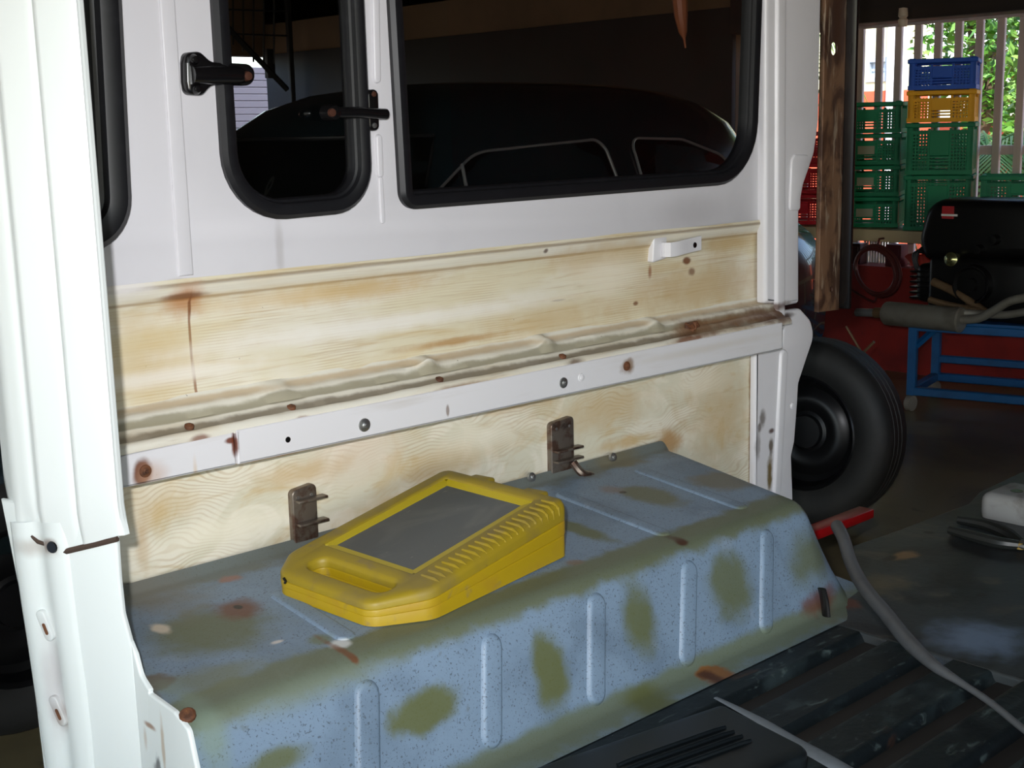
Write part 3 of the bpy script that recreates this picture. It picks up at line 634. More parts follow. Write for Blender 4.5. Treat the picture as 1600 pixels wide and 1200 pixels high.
bm = BM(); lathe(bm, [(0,.012),(.006,.012),(.0105,.009),(.0125,.002),(.0125,-.016)], axis_m(at(519,176,'y',-.022),(0,-1,0)), 18); fin(bm, 'latch_knob', M_BLACKM, wins['vent'])
bm = BM(); lathe(bm, [(0,.0025),(.006,.002),(.0065,-.003)], axis_m(at(519,176,'y',-.034),(0,-1,0)), 14); fin(bm, 'latch_screw', M_PIN, wins['vent'])

# wheel box
secB = [(-.002,.772),(-.005,.768),(-.009,.760),(-.014,.7555)]
for k in range(1,9): y = -.014-(.372-.014)*k/8; secB.append((y, .757+.058*(y+.02)))
c_ = secB[-1]
for k in range(1,7):
    t = k/6*math.radians(77); secB.append((-.372-.034*math.sin(t), c_[1]-.034*(1-math.cos(t))+.001*0))
y0_, z0_ = secB[-1]
for k in range(1,7): secB.append((y0_+(-.449-y0_)*k/6, z0_+(.556-z0_)*k/6))
secB += [(-.453,.549),(-.462,.5445),(-.50,.5425)]
def bx0(y): return XJ+.0045
def endx(y): return 1.992+(.085/.40)*max(y,-.41)
bm = BM(); rows_ = []
NB = 56
for i in range(NB+1):
    t = i/NB; rows_.append([Vector((bx0(y)+(endx(y)-bx0(y))*t, y, z+wob(.7+t*1.3,.0012,6+j*.05)*(1 if 3<j<20 else .2))) for j,(y,z) in enumerate(secB)])
for (dx,k) in ((.008,.992),(.016,.965),(.024,.92),(.06,.6),(.10,.25),(.125,.0),(.18,-.01)):
    rows_.append([Vector((endx(y)+dx*(1 if y>-.42 else max(.2,1-(-.42-y)*10)), y, .542+(z-.542)*max(k,0))) for y,z in secB])
grid(bm, rows_)
BOX = part('wheel_box', bm, M_BOX, smooth=50)
XB, YF = Vector((1,0,0)), BFd
def fpt(px,py): v = hit(px,py,BF0,BFn); return (v.x, (v-BF0).dot(BFd))
for a,b,c,d,wd in ((573,1060,575,1230,.046),(768,988,768,1172,.044),(932,925,931,1104,.044),(1077,874,1073,1043,.044),(1198,826,1196,992,.040)):
    bead('rib', fpt(a,b), fpt(c,d), wd*.9, .0055, M_BOX, BF0, XB, BFd, BFn, BOX)
TY = Vector((0,1,.058)).normalized()
def tpt(px,py): v = hit(px,py,BT0,BTn); return (v.x, (v-BT0).dot(TY))
for a,b,c,d in ((995,733,1165,795),(872,770,1045,837),(430,925,548,1000)):
    bead('rib', tpt(a,b), tpt(c,d), .034, .0034, M_BOX, BT0, XB, TY, BTn, BOX)
for px,py in ((831,745),(958,714)): bolt(BOX, at(px,py,'y',-.014), (0,-1,.25), .0085, M_STEEL)
bm = BM(); lathe(bm, [(0,.004),(.007,.003),(.010,0),(.010,-.004)], axis_m(Vector((XJ+.010,-.385,.7375)),(-.4,-.5,1)), 12); fin(bm, 'rivet', M_RUSTY, BOX)

# van floor
bm = BM(); rows_ = []
yy = -.495; prof_ = []
P_ = .118
while yy > -2.3:
    ph = ((-yy-.495)/P_) % 1.0
    prof_.append((yy, .541-.016*(.5-.5*math.cos(min(1,max(0,(ph-.42)/.10))*math.pi)) + .016*(.5-.5*math.cos(min(1,max(0,(ph-.78)/.10))*math.pi))))
    yy -= .006
grid(bm, [[Vector((x,y,z)) for y,z in prof_] for x in (.45,1.0,1.5,1.9)])
FLO = part('ribbed_floor', bm, M_FLOORV, smooth=50)
bm = BM()
e = [at(p,q,'z',.542) for p,q in ((1330,853),(1400,829),(1460,806),(1512,787),(1530,768),(1600,735))]
ol = [(v.x,v.y) for v in e]+[(3.3,-.6),(3.3,-2.3),(1.88,-2.3),(1.88,-.46),(2.05,-.43)]
plate(bm, rpoly([(a,b,0) for a,b in ol]), [], .5425, .50, .006, XY)
PLT = part('floor_plate', bm, M_PLATEV)
# pressed seat-mount block at the floor edge
bm = BM(); a = at(1533,800,'z',.5425); b = at(1600,800,'z',.5425)
box(bm, (a.x-.04,a.y-.16,.53), (a.x+.10,a.y-.012,.60), .022, 4)
SM = part('seat_mount', bm, mat('grey_seat_mount', lin(150,150,148), .5, layers=[(lin(104,98,92), 14, .5,.75,.7,None,.3)]))
hole(SM, Vector((a.x+.02,a.y-.07,.6003)), (0,0,1), .013)
bm = BM(); box(bm, (.45,-2.3,.44), (1.9,-.02,.526)); box(bm, (1.88,-2.3,.44), (3.28,-.36,.50)); part('underframe', bm, mat('dark_underframe', lin(36,34,32), .7))
# short black rubber tongue at the box foot
bm = BM(); a = at(1291,963,'z',.545)
tube(bm, spline([(a.x,a.y,.545),(a.x-.004,a.y+.002,.575),(a.x-.010,a.y+.004,.598)],5), .009, 8, flat=.4)
part('rubber_tongue', bm, M_BLACKM)

# ------------------------------------------------------------------ yellow carrying case on the wheel box
CA = math.radians(8.5); CO = Vector((.990,-.238,0))
CASE = thing('carrying_case', (CO.x,CO.y,.745), 'yellow plastic carrying case with grey window panel lying on the wheel box', 'case')
cu, cv = Vector((math.cos(CA),math.sin(CA),0)), Vector((-math.sin(CA),math.cos(CA),0))
def ctop(u): return .036+(.091-.036)*max(0,min(1,u/.40))
def cmap(lo, hi):
    def f(u, v, c):
        p = CO+cu*u+cv*v; zb = .757+.058*(p.y+.02)+.001
        h = ctop(u); return Vector((p.x,p.y, zb + h*(lo+(hi-lo)*c)))
    return f
outl = rpoly([(.0,-.092,.03),(.078,-.141,.05),(.408,-.135,.022),(.408,.122,.022),(.052,.122,.04),(.0,.088,.03)], 8)
hnd = rpoly([(.030,-.088,.016),(.068,-.088,.016),(.068,.066,.016),(.030,.066,.016)], 6)
wnd = rpoly([(.098,-.086,.002),(.372,-.086,.002),(.372,.090,.002),(.098,.090,.002)], 2)
def cplate(name, ol, hs, lo, hi, b, m):
    f = cmap(lo, hi); h_ = .06*(hi-lo)
    bm = BM(); plate(bm, ol, hs, 0, 1, 0, lambda a,bb,c: Vector((a,bb,c))); bm.free()
    bm = BM()
    # bevel is given in metres: c runs 1 (front/top) to 0
    bb = b
    prof = [(bb*(1-math.sin(k/3*math.pi/2)), 1-(bb/h_)*(1-math.cos(k/3*math.pi/2))) for k in range(4)]+[(0,.04),(.002,0)]
    loops = [ol]+hs; sets = [[],[]]
    for li, L in enumerate(loops):
        rings = []
        for ins, c in prof:
            LL = inset(L, ins if li == 0 else -ins*.6) if ins > 1e-7 else L
            rings.append((LL,[bm.verts.new(f(p.x,p.y,c)) for p in LL]))
        sets[0].append(rings[0]); sets[1].append(rings[-1])
        for (_,A),(_,B) in zip(rings, rings[1:]):
            for k in range(len(A)): bm.faces.new((A[k],A[(k+1)%len(A)],B[(k+1)%len(A)],B[k]))
    for S in sets:
        vs = [v for _,V in S for v in V]
        for t in tessellate_polygon([[Vector((p.x,p.y,0)) for p in LL] for LL,_ in S]):
            try: bm.faces.new([vs[i] for i in t])
            except ValueError: pass
    return fin(bm, name, m, CASE, smooth=40)
cplate('lower_shell', inset(outl,.0008), [hnd], 0.0, .40, .002, M_YELLOW)
cplate('middle_shell', outl, [hnd], .41, .66, .002, M_YELLOW)
UPS = cplate('upper_shell', outl, [hnd, wnd], .665, 1.0, .010, M_YELLOWD)
f = cmap(0,1)
# sloping inner frame around the window
bm = BM(); fr = rpoly([(.101,-.083,.002),(.369,-.083,.002),(.369,.087,.002),(.101,.087,.002)],2)
ringsweep(bm, wnd, [(-.006,.975),(.011,.925),(.013,.86),(-.006,.86)], f)
fin(bm, 'window_frame', mat('clean_yellow_plastic', lin(184,162,16), .4), CASE)
bm = BM(); plate(bm, inset(wnd,.009), [], .92, .80, 0, f); fin(bm, 'window_panel', M_CASEWIN, CASE)
bm = BM(); plate(bm, inset(hnd,-.001), [], .22, .05, 0, f); fin(bm, 'handle_floor', M_YELLOWD, CASE)
for k in range(20):
    u = .098+k*.0148; bm = BM()
    a = f(u,-.118,.955); b = f(u,-.094,1.0)
    rr = .0032
    tube(bm, [f(u,-.1345,.80),f(u,-.1325,.94),f(u,-.125,1.0),f(u,-.101,1.003)], [rr*.6,rr,rr,rr*.6], 8)
    fin(bm, 'grip_rib', M_YELLOWD, UPS)
for v in (.055,-.055):
    bm = BM(); p = f(.416,v,.80); q = p+cu*.0
    mt = Matrix.Translation(p)@Matrix.Rotation(CA,4,'Z')
    box(bm, (-.016,-.022,-.006), (.016,.022,.012), .005, 3, mt); fin(bm, 'hinge_tab', M_YELLOWD, CASE)
# black nick at the handle end
bm = BM(); tube(bm, [f(-.0012,.075,.82),f(-.0012,.071,.70),f(-.0012,.073,.62)], .0022, 6); fin(bm, 'black_clip', M_BLACKM, CASE)

# ------------------------------------------------------------------ loose things on the van floor
MAT_ = thing('floor_mat', at(1000,1170,'z',.545), 'thick black moulded rubber mat on the ribbed van floor', 'mat')
ca = at(1128,1097,'z',.575); cb = at(1276,1172,'z',.575); dd = (ca-cb); dd.z = 0; L_ = dd.length; dv = dd.normalized(); du = Vector((-dv.y,dv.x,0))
if du.x > 0: du = -du
def mf(a,b,c): return Vector((cb.x,cb.y,0))+du*a+dv*b+Vector((0,0,c))
bm = BM(); plate(bm, rpoly([(0,0,.03),(.62,0,.02),(.62,L_,.02),(0,L_,.012)]), [], .573, .5425, .006, mf)
M_MAT = mat('black_moulded_rubber', lin(14,20,23), .42, layers=[(lin(36,44,48), 8, .5,.75,.6,None,.4), (lin(120,130,128), 150, .75,.79,.8,None,0)])
fin(bm, 'mat_body', M_MAT, MAT_)
for k in range(4):
    bm = BM(); a = at(1010+k*4,1152-k*12,'z',.575); b = at(1150+k*12,1130-k*7-8*(k>1),'z',.575)
    v0 = L_*(.40+.09*k); tube(bm, [mf(.05,v0,.573),mf(.07,v0,.5745),mf(.22,v0,.5745),mf(.24,v0,.573)], .0035, 8); fin(bm, 'moulded_line', M_MAT, MAT_)
bm = BM(); plate(bm, rpoly([(.155,L_*.12,.004),(.215,L_*.12,.004),(.215,L_*.34,.004),(.155,L_*.34,.004)]), [rpoly([(.163,L_*.15),(.207,L_*.15),(.207,L_*.31),(.163,L_*.31)])], .5765, .572, .001, mf); fin(bm, 'moulded_frame', M_MAT, MAT_)
bm = BM()
sp = spline([at(p,q,'z',.556) for p,q in ((1118,1090),(1150,1106),(1195,1130),(1240,1158),(1290,1186),(1345,1218),(1400,1250))],6)
wv = [.004+.010*min(1,i/22) for i in range(len(sp))]
tube(bm, sp, wv, 10, flat=.25)
tag(fin(bm, 'grey_strap', mat('grey_webbing', lin(112,120,126), .6, layers=[(lin(84,88,92), 30, .5,.75,.5,None,0)])), 'narrow pale grey strap beside the black mat on the van floor', 'strap')
bm = BM()
hp = [(1308,822,.60),(1318,842,.60),(1330,880,.575),(1352,920,.562),(1385,960,.560),(1420,1003,.560),(1460,1040,.560),(1500,1066,.558),(1548,1098,.556),(1600,1140,.553),(1680,1200,.553)]
sp = spline([at(p,q,'z',z) for p,q,z in hp],6)
n_ = len(sp); rr = [.013 if i < n_*.5 else .013-.0075*min(1,(i-n_*.5)/(n_*.2)) for i in range(n_)]
tube(bm, sp, rr, 12)
tag(fin(bm, 'grey_hose', mat('grey_rubber_hose', lin(88,90,92), .5, layers=[(lin(66,66,66), 20, .5,.75,.5,None,0)])), 'long grey rubber hose snaking over the van floor from the box end', 'hose')
PL = thing('pliers', at(1590,850,'z',.543), 'pair of pliers with black handles lying on the floor plate', 'pliers')
M_PLH = mat('black_grip', lin(34,36,34), .4)
for pts in (((1484,828),(1520,838),(1560,848),(1592,852)),((1497,812),(1540,820),(1575,834),(1598,850))):
    bm = BM(); s_ = spline([at(p,q,'z',.553) for p,q in pts],6); tube(bm, s_, [.009+.004*math.sin(i/len(s_)*3.0) for i in range(len(s_))], 10); fin(bm, 'handle', M_PLH, PL)
bm = BM(); p = at(1594,852,'z',.553); lathe(bm, [(0,.006),(.009,.006),(.011,.003),(.011,-.006),(0,-.006)], axis_m(p,(0,0,1)), 16); fin(bm, 'pivot', mat('yellow_collar', lin(150,120,50), .5), PL)
bm = BM(); q = at(1660,862,'z',.553); tube(bm, [p,(p+q)/2,q], [.012,.013,.005], 10, flat=.6); fin(bm, 'jaws', M_STEEL, PL)

# red jack stand beside the far end of the wheel box, outside the sill
JK = thing('jack_stand', (2.5,.045,0), 'red steel jack stand with chrome pin behind the wheel box end', 'jack stand')
a = at(1180,822,'y',.05); b = at(1350,800,'y',.05)
M_REDP = mat('red_enamel', lin(196,26,32), .35)
bm = BM(); box(bm, (a.x,.02,b.z-.010), (b.x,.065,b.z+.014), .004); fin(bm, 'cross_bar', M_REDP, JK)
for x in (a.x+.03,a.x+.12):
    bm = BM(); box(bm, (x-.015,.03,0.0), (x+.015,.06,b.z-.011), .003); fin(bm, 'leg', M_REDP, JK)
bm = BM(); p = at(1326,822,'y',.045); tube(bm, [p+Vector((0,0,.02)),p,p+Vector((.03,0,.004))], .008, 10); fin(bm, 'pin', mat('chrome', lin(220,220,220), .12, 1.0), JK)

# rusty steel channel beyond the far pillar
CH = thing('steel_channel', (at(1300,480,'y',.22).x,.22,at(1300,488,'y',.22).z), 'tall rusty brown steel channel with bolt holes beyond the far pillar', 'channel')
M_CHAN = mat('rust_brown_channel', lin(130,98,74), .5, .2, layers=[(lin(70,46,36), 14, .44,.58,.9,(1,1,.5),.6), (lin(176,158,136), 22, .58,.68,.7,(3,3,.4),.5), (lin(120,30,26), 40, .72,.78,.8,None,0)], bump=(40,.2,None))
yc = .22
a = at(1289,60,'y',yc); b = at(1279,488,'y',yc); c = at(1311,488,'y',yc)
bm = BM(); hl = []
for px,py,r in ((1304,76,.016),(1299,452,.007)):
    v = at(px,py,'y',yc); hl.append(rpoly([(v.x-r*.8,v.z-r,r*.7),(v.x+r*.8,v.z-r,r*.7),(v.x+r*.8,v.z+r,r*.7),(v.x-r*.8,v.z+r,r*.7)],5))
plate(bm, rpoly([(b.x,b.z),(c.x,b.z-.004),(c.x+.0,2.62),(b.x,2.62)]), hl, yc, yc+.006, .002, XZ)
fin(bm, 'web', M_CHAN, CH)
bm = BM(); box(bm, (c.x,yc-.03,b.z+.0), (c.x+.012,yc+.03,2.62), .003); fin(bm, 'flange', mat('black_flange', lin(22,20,20), .25, spec=.7), CH)
bm = BM(); box(bm, (b.x,yc+.006,b.z), (b.x+.006,yc+.014,2.62), .001); fin(bm, 'flange', M_CHAN, CH)

# ------------------------------------------------------------------ standing wheel and the dark car
def wheel(parent, c, ax, R, wd, tm, rm, name='tyre'):
    m = axis_m(c, ax); h = wd/2
    bm = BM(); ri = R*.62
    lathe(bm, [(ri,-h*.8),(R*.72,-h*.98),(R*.86,-h),(R*.95,-h*.86),(R,-h*.62),(R*.998,-h*.3),(R*.985,-h*.27),(R*.998,-h*.22),(R,0),(R*.985,.02*h),(R,.06*h),(R,h*.3),(R*.985,h*.33),(R,h*.36),(R,h*.62),(R*.95,h*.86),(R*.86,h),(R*.72,h*.98),(ri,h*.8),(ri,-h*.8)], m, 48)
    fin(bm, 'tyre', tm, parent)
    bm = BM(); lathe(bm, [(ri*1.02,-h*.75),(ri*1.03,h*.78),(ri*.99,h*.86),(ri*.94,h*.78),(ri*.88,h*.35),(ri*.78,h*.25),(ri*.66,h*.42),(ri*.52,h*.46),(ri*.36,h*.30),(ri*.30,h*.34),(ri*.28,h*.5),(0,h*.52)], m, 40)
    fin(bm, 'rim', rm, parent)
M_TYRE = mat('tyre_rubber', lin(30,30,30), .62, layers=[(lin(46,44,42), 9, .45,.75,.6,None,0)], bump=(60,.2,None))
M_RIMD = mat('black_rim', lin(24,24,26), .32, .4)
wc = at(1268,672,'y',.90)
WR = wc.z
WH = thing('spare_wheel', (wc.x,.90,0), 'black tyre on a black steel rim standing behind the far pillar', 'wheel')
wheel(WH, Vector((wc.x,.90,WR+.0)), (-.95,-.10,.05), WR-.002, .20, M_TYRE, M_RIMD)

CAR = thing('parked_car', (2.0,1.62,0), 'dark rounded sedan parked outside the van, seen through its windows', 'car')
M_CAR = mat('dark_teal_car_paint', lin(20,30,34), .25, coat=.5, layers=[(lin(26,36,38), 2, .4,.7,.5,None,0)])
YC = 1.66
st = [(.22,.30,.45,.72),(.28,.52,.36,.82),(.45,.66,.30,.90),(.8,.74,.27,.96),(1.3,.78,.26,1.01),(2.0,.79,.26,1.04),(2.8,.79,.26,1.05),(3.3,.78,.27,1.09),(3.95,.78,.30,1.12),(4.2,.75,.34,1.08),(4.36,.64,.42,.95),(4.44,.4,.5,.75)]
bm = BM(); rows_ = []
for x,wd,zb,zt_ in st:
    r = []
    for k in range(33):
        t = 2*math.pi*k/32; cs, sn = math.cos(t), math.sin(t); n_ = 3.2
        r.append(Vector((x, YC+wd*math.copysign(abs(cs)**(2/n_),cs), (zb+zt_)/2+(zt_-zb)/2*math.copysign(abs(sn)**(2/n_),sn))))
    rows_.append(r)
V_ = grid(bm, rows_); bm.faces.new(V_[0][:-1]); bm.faces.new(V_[-1][:-1]); bmesh.ops.remove_doubles(bm, verts=bm.verts, dist=.0005)
fin(bm, 'car_body', M_CAR, CAR, smooth=50)
gh = [(.98,1.75,3.95,.72),(1.05,1.82,3.93,.70),(1.15,1.90,3.90,.67),(1.25,1.98,3.86,.63),(1.34,2.08,3.78,.57),(1.40,2.2,3.66,.49),(1.44,2.36,3.5,.39),(1.465,2.6,3.28,.25),(1.475,2.85,3.05,.1)]
gh = [(.98+(a_-.98)*1.2,b_,c_+.38,d_) for a_,b_,c_,d_ in gh]
def ghint(z):
    for A,B in zip(gh,gh[1:]):
        if z <= B[0]: t = (z-A[0])/(B[0]-A[0]); return [A[i]+(B[i]-A[i])*t for i in range(4)]
    return gh[-1]
NE = 2.8
def gside(x, z):
    _,x0,x1,wd = ghint(z); u = min(.999,abs((x-(x0+x1)/2)/((x1-x0)/2))); return YC-wd*(1-u**NE)**(1/NE)
bm = BM(); rows_ = []
for z,x0,x1,wd in gh:
    r = []
    for k in range(49):
        t = 2*math.pi*k/48; cs, sn = math.cos(t), math.sin(t)
        r.append(Vector(((x0+x1)/2+(x1-x0)/2*math.copysign(abs(cs)**(2/NE),cs), YC+wd*math.copysign(abs(sn)**(2/NE),sn), z)))
    rows_.append(r)
V_ = grid(bm, rows_); bm.faces.new(V_[-1][:-1]); bmesh.ops.remove_doubles(bm, verts=bm.verts, dist=.0005)
fin(bm, 'car_roof', M_CAR, CAR, smooth=50)
M_CHROME = mat('chrome_trim', lin(140,140,140), .38, .6)
M_CGLASS = mat('dark_car_glass', lin(10,12,13), .06, spec=.6)
def cwin(pts):
    lp = rpoly(pts, 8); bm = BM(); off = .006
    vs = [bm.verts.new((p.x, gside(p.x,p.y)-off, p.y)) for p in lp]
    for t in tessellate_polygon([[Vector((p.x,p.y,0)) for p in lp]]): bm.faces.new([vs[i] for i in t])
    geo = bmesh.ops.extrude_face_region(bm, geom=list(bm.faces))
    bmesh.ops.translate(bm, vec=(0,.008,0), verts=[e_ for e_ in geo['geom'] if isinstance(e_, bmesh.types.BMVert)])
    g = fin(bm, 'side_window', M_CGLASS, CAR)
    bm = BM(); tube(bm, [Vector((p.x, gside(p.x,p.y)-off-.002, p.y)) for p in lp], .005, 6, closed=True); fin(bm, 'chrome_surround', M_CHROME, g)
    return g
def cx(px,py): return at(px,py,'y',1.02).x
cwin([(cx(690,280)-.06,1.09,.03),(cx(688,262),1.20,.12),(cx(760,222)+.02,1.335,.22),(cx(978,209),1.365,.05),(cx(987,280)+.03,1.09,.03)])
cwin([(cx(1012,280)+.06,1.09,.03),(cx(1012,212)+.04,1.365,.05),(cx(1088,210)+.10,1.355,.22),(cx(1150,238)+.16,1.28,.15),(cx(1150,290)+.24,1.09,.04)])
bm = BM(); p = cx(737,260); tube(bm, [(p,gside(p,1.09)-.012,1.09),(p+.02,gside(p+.02,1.30)-.012,1.30)], .006, 6); fin(bm, 'vent_bar', M_CHROME, CAR)
# windscreen facing the near end of the car
bm = BM(); rows_ = []
for i in range(9):
    z = 1.08+.31*i/8; _,x0,x1,wd = ghint(z); r = []
    for k in range(17):
        yv = -wd*.86+wd*1.72*k/16; u = min(.999,abs(yv/wd)); xx = (x0+x1)/2-(x1-x0)/2*(1-u**NE)**(1/NE); r.append(Vector((xx-.005,YC+yv,z)))
    rows_.append(r)
grid(bm, rows_); WS = fin(bm, 'windscreen', M_CGLASS, CAR)
edge = [r[0] for r in rows_]+rows_[-1][1:-1]+[r[-1] for r in rows_[::-1]]
bm = BM(); tube(bm, [e_+Vector((-.004,0,0)) for e_ in edge], .005, 6); fin(bm, 'windscreen_surround', M_RUBBER, WS)
bm = BM(); p = at(482,212,'y',.99)
plate(bm, [Vector((math.cos(k*math.pi/10)*.028,math.sin(k*math.pi/10)*.036)) for k in range(20)], [[Vector((math.cos(k*math.pi/10)*.013,math.sin(k*math.pi/10)*.018)) for k in range(20)]], 0, .002, 0, lambda a_,b_,c_: Vector((p.x+a_+b_*.35, gside(p.x,p.z)-.012+c_, p.z+b_)))
fin(bm, 'round_sticker', mat('pale_sticker', lin(190,190,186), .5), CAR)
wl = at(8,1030,'y',.93)
for x in (wl.x-.12, 3.18):
    wheel(CAR, Vector((x,.98,.315)), (0,-1,0), .315, .17, M_TYRE, M_RIMD)
    wheel(CAR, Vector((x,2.34,.315)), (0,1,0), .315, .17, M_TYRE, M_RIMD)

CAR.location += Vector((.30,.35,0))

# slatted white wall and stair seen through the vent window
SW = thing('slatted_wall', ((dx0+dx1)/2,9.9,0), 'white horizontal slatted screen wall outside, seen through the vent window', 'wall')
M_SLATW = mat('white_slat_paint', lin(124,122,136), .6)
bm = BM(); z = .02; sl_me = None
ztop = at(400,112,'y',9.9).z
x0_, x1_ = at(120,150,'y',9.9).x-.6, at(470,150,'y',9.9).x+.3
k = 0
while z < ztop:
    if sl_me is None:
        bm.free(); bm = BM(); box(bm, (-(x1_-x0_)/2,-.01,0), ((x1_-x0_)/2,.012,.062), .004, 1); o = fin(bm, 'slat', M_SLATW, SW, local=True); sl_me = o.data
    else: o = link('slat', sl_me, M_SLATW, SW, True)
    o.location = ((x0_+x1_)/2-SW.location.x, 0, z); z += .0665
bm = BM(); box(bm, (x0_,9.92,0), (x1_,9.96,ztop), 0); fin(bm, 'backing', M_SLATW, SW)
bm = BM(); a = at(146,174,'y',9.3); b = at(172,158,'y',9.3); box(bm, (a.x-.8,9.3,a.z), (b.x+.2,9.34,b.z), .004); box(bm, (a.x-.7,9.31,-.2), (a.x-.64,9.33,a.z+.01)); box(bm, (b.x+.1,9.31,-.2), (b.x+.16,9.33,a.z+.01))
tag(fin(bm, 'red_board', M_REDP), 'red board outside, seen through the narrow window behind the near jamb', 'board')
STR = thing('stair', (at(400,100,'y',7.9).x,7.9,0), 'dark steel stair with barred railing, seen through the vent window', 'stair')
M_STAIR = mat('dark_steel_stair', lin(24,22,22), .6)
ys = 7.9
def sp_(px,py): return at(px,py,'y',ys)
bm = BM(); a = sp_(322,8); b = sp_(449,140)
tube(bm, [a+(a-b)*.4, b], .026, 4); fin(bm, 'stringer', M_STAIR, STR)
bm = BM(); a = sp_(450,20); box(bm, (a.x-.02,ys-.02,0), (a.x+.022,ys+.02,2.6), .003); fin(bm, 'post', M_STAIR, STR)
for px in (348,364,380,396,412,428):
    bm = BM(); a = sp_(px,-60); lowy = 20+(px-322)*1.04; lowy = max(lowy, 70); b = sp_(px,min(lowy,100)); tube(bm, [a,b], .008, 6); fin(bm, 'baluster', M_STAIR, STR)
for py in (14,52):
    bm = BM(); tube(bm, [sp_(330,py),sp_(450,py+4)], .008, 6); fin(bm, 'railing_bar', M_STAIR, STR)
bm = BM(); box(bm, (sp_(418,100).x,ys,sp_(418,122).z), (sp_(430,100).x,ys+.05,sp_(418,76).z), .003); fin(bm, 'bracket', M_STAIR, STR)

# brown pod hanging outside the large window
bm = BM(); yq = .10
pts = [(1062,-60),(1062,0),(1064,25),(1067,50),(1069,60),(1071,75)]
tube(bm, [at(p,q,'y',yq) for p,q in pts], [.014,.016,.014,.009,.003,.0018], 10)
top = at(1062,-60,'y',yq); tube(bm, [top, Vector((top.x,yq,2.6))], .003, 6)
tag(fin(bm, 'dried_pod', mat('orange_brown_husk', lin(120,66,36), .6, layers=[(lin(110,58,34), 30, .45,.7,.7,(1,1,.2),0)])), 'orange brown tapered pod hanging outside the top of the large window', 'pod')

# ------------------------------------------------------------------ back of the garage: shelf, crates, engine
XS = 6.30
zsh = at(1400,358,'x',XS).z; zsl = at(1400,378,'x',XS).z
SH = thing('shelf', (XS+.2,1.6,0), 'pale timber plank shelf carrying the plastic crates', 'shelf')
M_PLANK = mat('pale_timber', lin(200,180,140), .65, layers=[(lin(160,138,100), 6, .45,.7,.6,(1,.15,2),.3)])
bm = BM(); box(bm, (XS-.04,.2,zsl), (XS+.36,3.6,zsh-.004), .004); fin(bm, 'plank', M_PLANK, SH)
for y in (.5,1.15,3.4):
    bm = BM(); box(bm, (XS+.22,y-.03,0), (XS+.29,y+.03,zsl), .004); fin(bm, 'shelf_leg', M_PLANK, SH)
M_GRN = mat('green_plastic', lin(0,124,80), .5, spec=.25, layers=[(lin(0,100,66), 8, .45,.7,.6,None,0)])
M_BLU = mat('blue_plastic', lin(24,84,190), .5, spec=.25); M_YEL = mat('amber_plastic', lin(236,170,4), .5, spec=.25); M_REDC = mat('red_plastic', lin(200,20,40), .38)
M_TAGP = mat('pale_paper_tag', lin(150,150,124), .7)
def crate_meshes(Wd, D, H, tall):
    """local: x depth (0 front .. D), y width centred, z up"""
    bm = BM(); t = .012
    for x in (0,D-t):
        for y in (-Wd/2, Wd/2-.03): box(bm, (x,y,0), (x+t,y+.03,H), .002, 1)
    for x in (0, D-.03):
        for y in (-Wd/2, Wd/2-t): box(bm, (x,y,0), (x+.03,y+t,H))
    box(bm, (0.004,-Wd/2+.004,0), (D-.004,Wd/2-.004,.008))
    body = bm
    bm = BM()
    for x in (-.008, D-.012):
        box(bm, (x,-Wd/2-.008,H-.026), (x+.020,Wd/2+.008,H-.004), .003, 1)
        box(body, (x+.006,-Wd/2,0), (x+.016,Wd/2,.022)); box(body, (x+.004,-Wd/2,H-.052), (x+.014,Wd/2,H-.042))
    for y in (-Wd/2-.008, Wd/2-.012):
        box(bm, (-.006,y,H-.026), (D+.006,y+.020,H-.004), .003, 1); box(body, (0,y+.006,0), (D,y+.016,.022))
    rim = bm
    bm = BM()
    nv = int(Wd/.0185)
    for x in (.002, D-.008):
        for i in range(nv+1):
            y = -Wd/2+.03+(Wd-.06)*i/nv
            if abs(y) < Wd*.15: continue
            box(bm, (x,y-.0035,.018), (x+.006,y+.0035,H-.04))
        nh = int(H/.021)
        for i in range(1,nh): z = .02+(H-.06)*i/nh; box(bm, (x+.001,-Wd/2+.02,z-.004), (x+.005,Wd/2-.02,z+.004))
        for y in (-Wd*.16, Wd*.16): box(bm, (x-.002,y-.006,.015), (x+.007,y+.006,H-.03))
    nd = int(D/.0185)
    for y in (-Wd/2+.002, Wd/2-.008):
        for i in range(nd+1):
            x = .03+(D-.06)*i/nd; box(bm, (x-.0035,y,.018), (x+.0035,y+.006,H-.04))
        for i in range(1,nh): z = .02+(H-.06)*i/nh; box(bm, (.02,y+.001,z-.004), (D-.02,y+.005,z+.004))
    lat = bm
    bm = BM(); ph = H*(.34 if not tall else .45); pz = H*(.36 if not tall else .36)
    box(bm, (-.002,-Wd*.15,pz), (.006,Wd*.15,pz+ph), .002, 1)
    pan = bm
    out = []
    for b_, nme in ((body,'crate_posts'),(rim,'crate_rim'),(lat,'crate_lattice'),(pan,'label_panel')):
        bmesh.ops.recalc_face_normals(b_, faces=b_.faces); me = bpy.data.meshes.new(nme); b_.to_mesh(me); b_.free(); out.append(me)
    return out
CACHE = {}
def crate(x, y, z, Wd, D, H, m, label, rot=.42, tall=False, tagp=False, group='plastic crates on the plank shelf'):
    key = (round(Wd,3),D,round(H,3),tall,m.name)
    if key not in CACHE:
        CACHE[key] = crate_meshes(Wd,D,H,tall)
        for me in CACHE[key]: me.materials.append(m)
    r = thing('plastic_crate', (x,y,z), label, 'crate', group); r.rotation_euler.z = rot
    for me in CACHE[key]:
        o = link(me.name.split('.')[0], me, None, r, True)
    if tagp:
        bm = BM(); box(bm, (-.0045,-Wd*.125,H*.34), (-.0022,Wd*.125,H*.60)); fin(bm, 'paper_tag', M_TAGP, r, local=True)
    return r
def ypx(px, py=250): return at(px,py,'x',XS).y
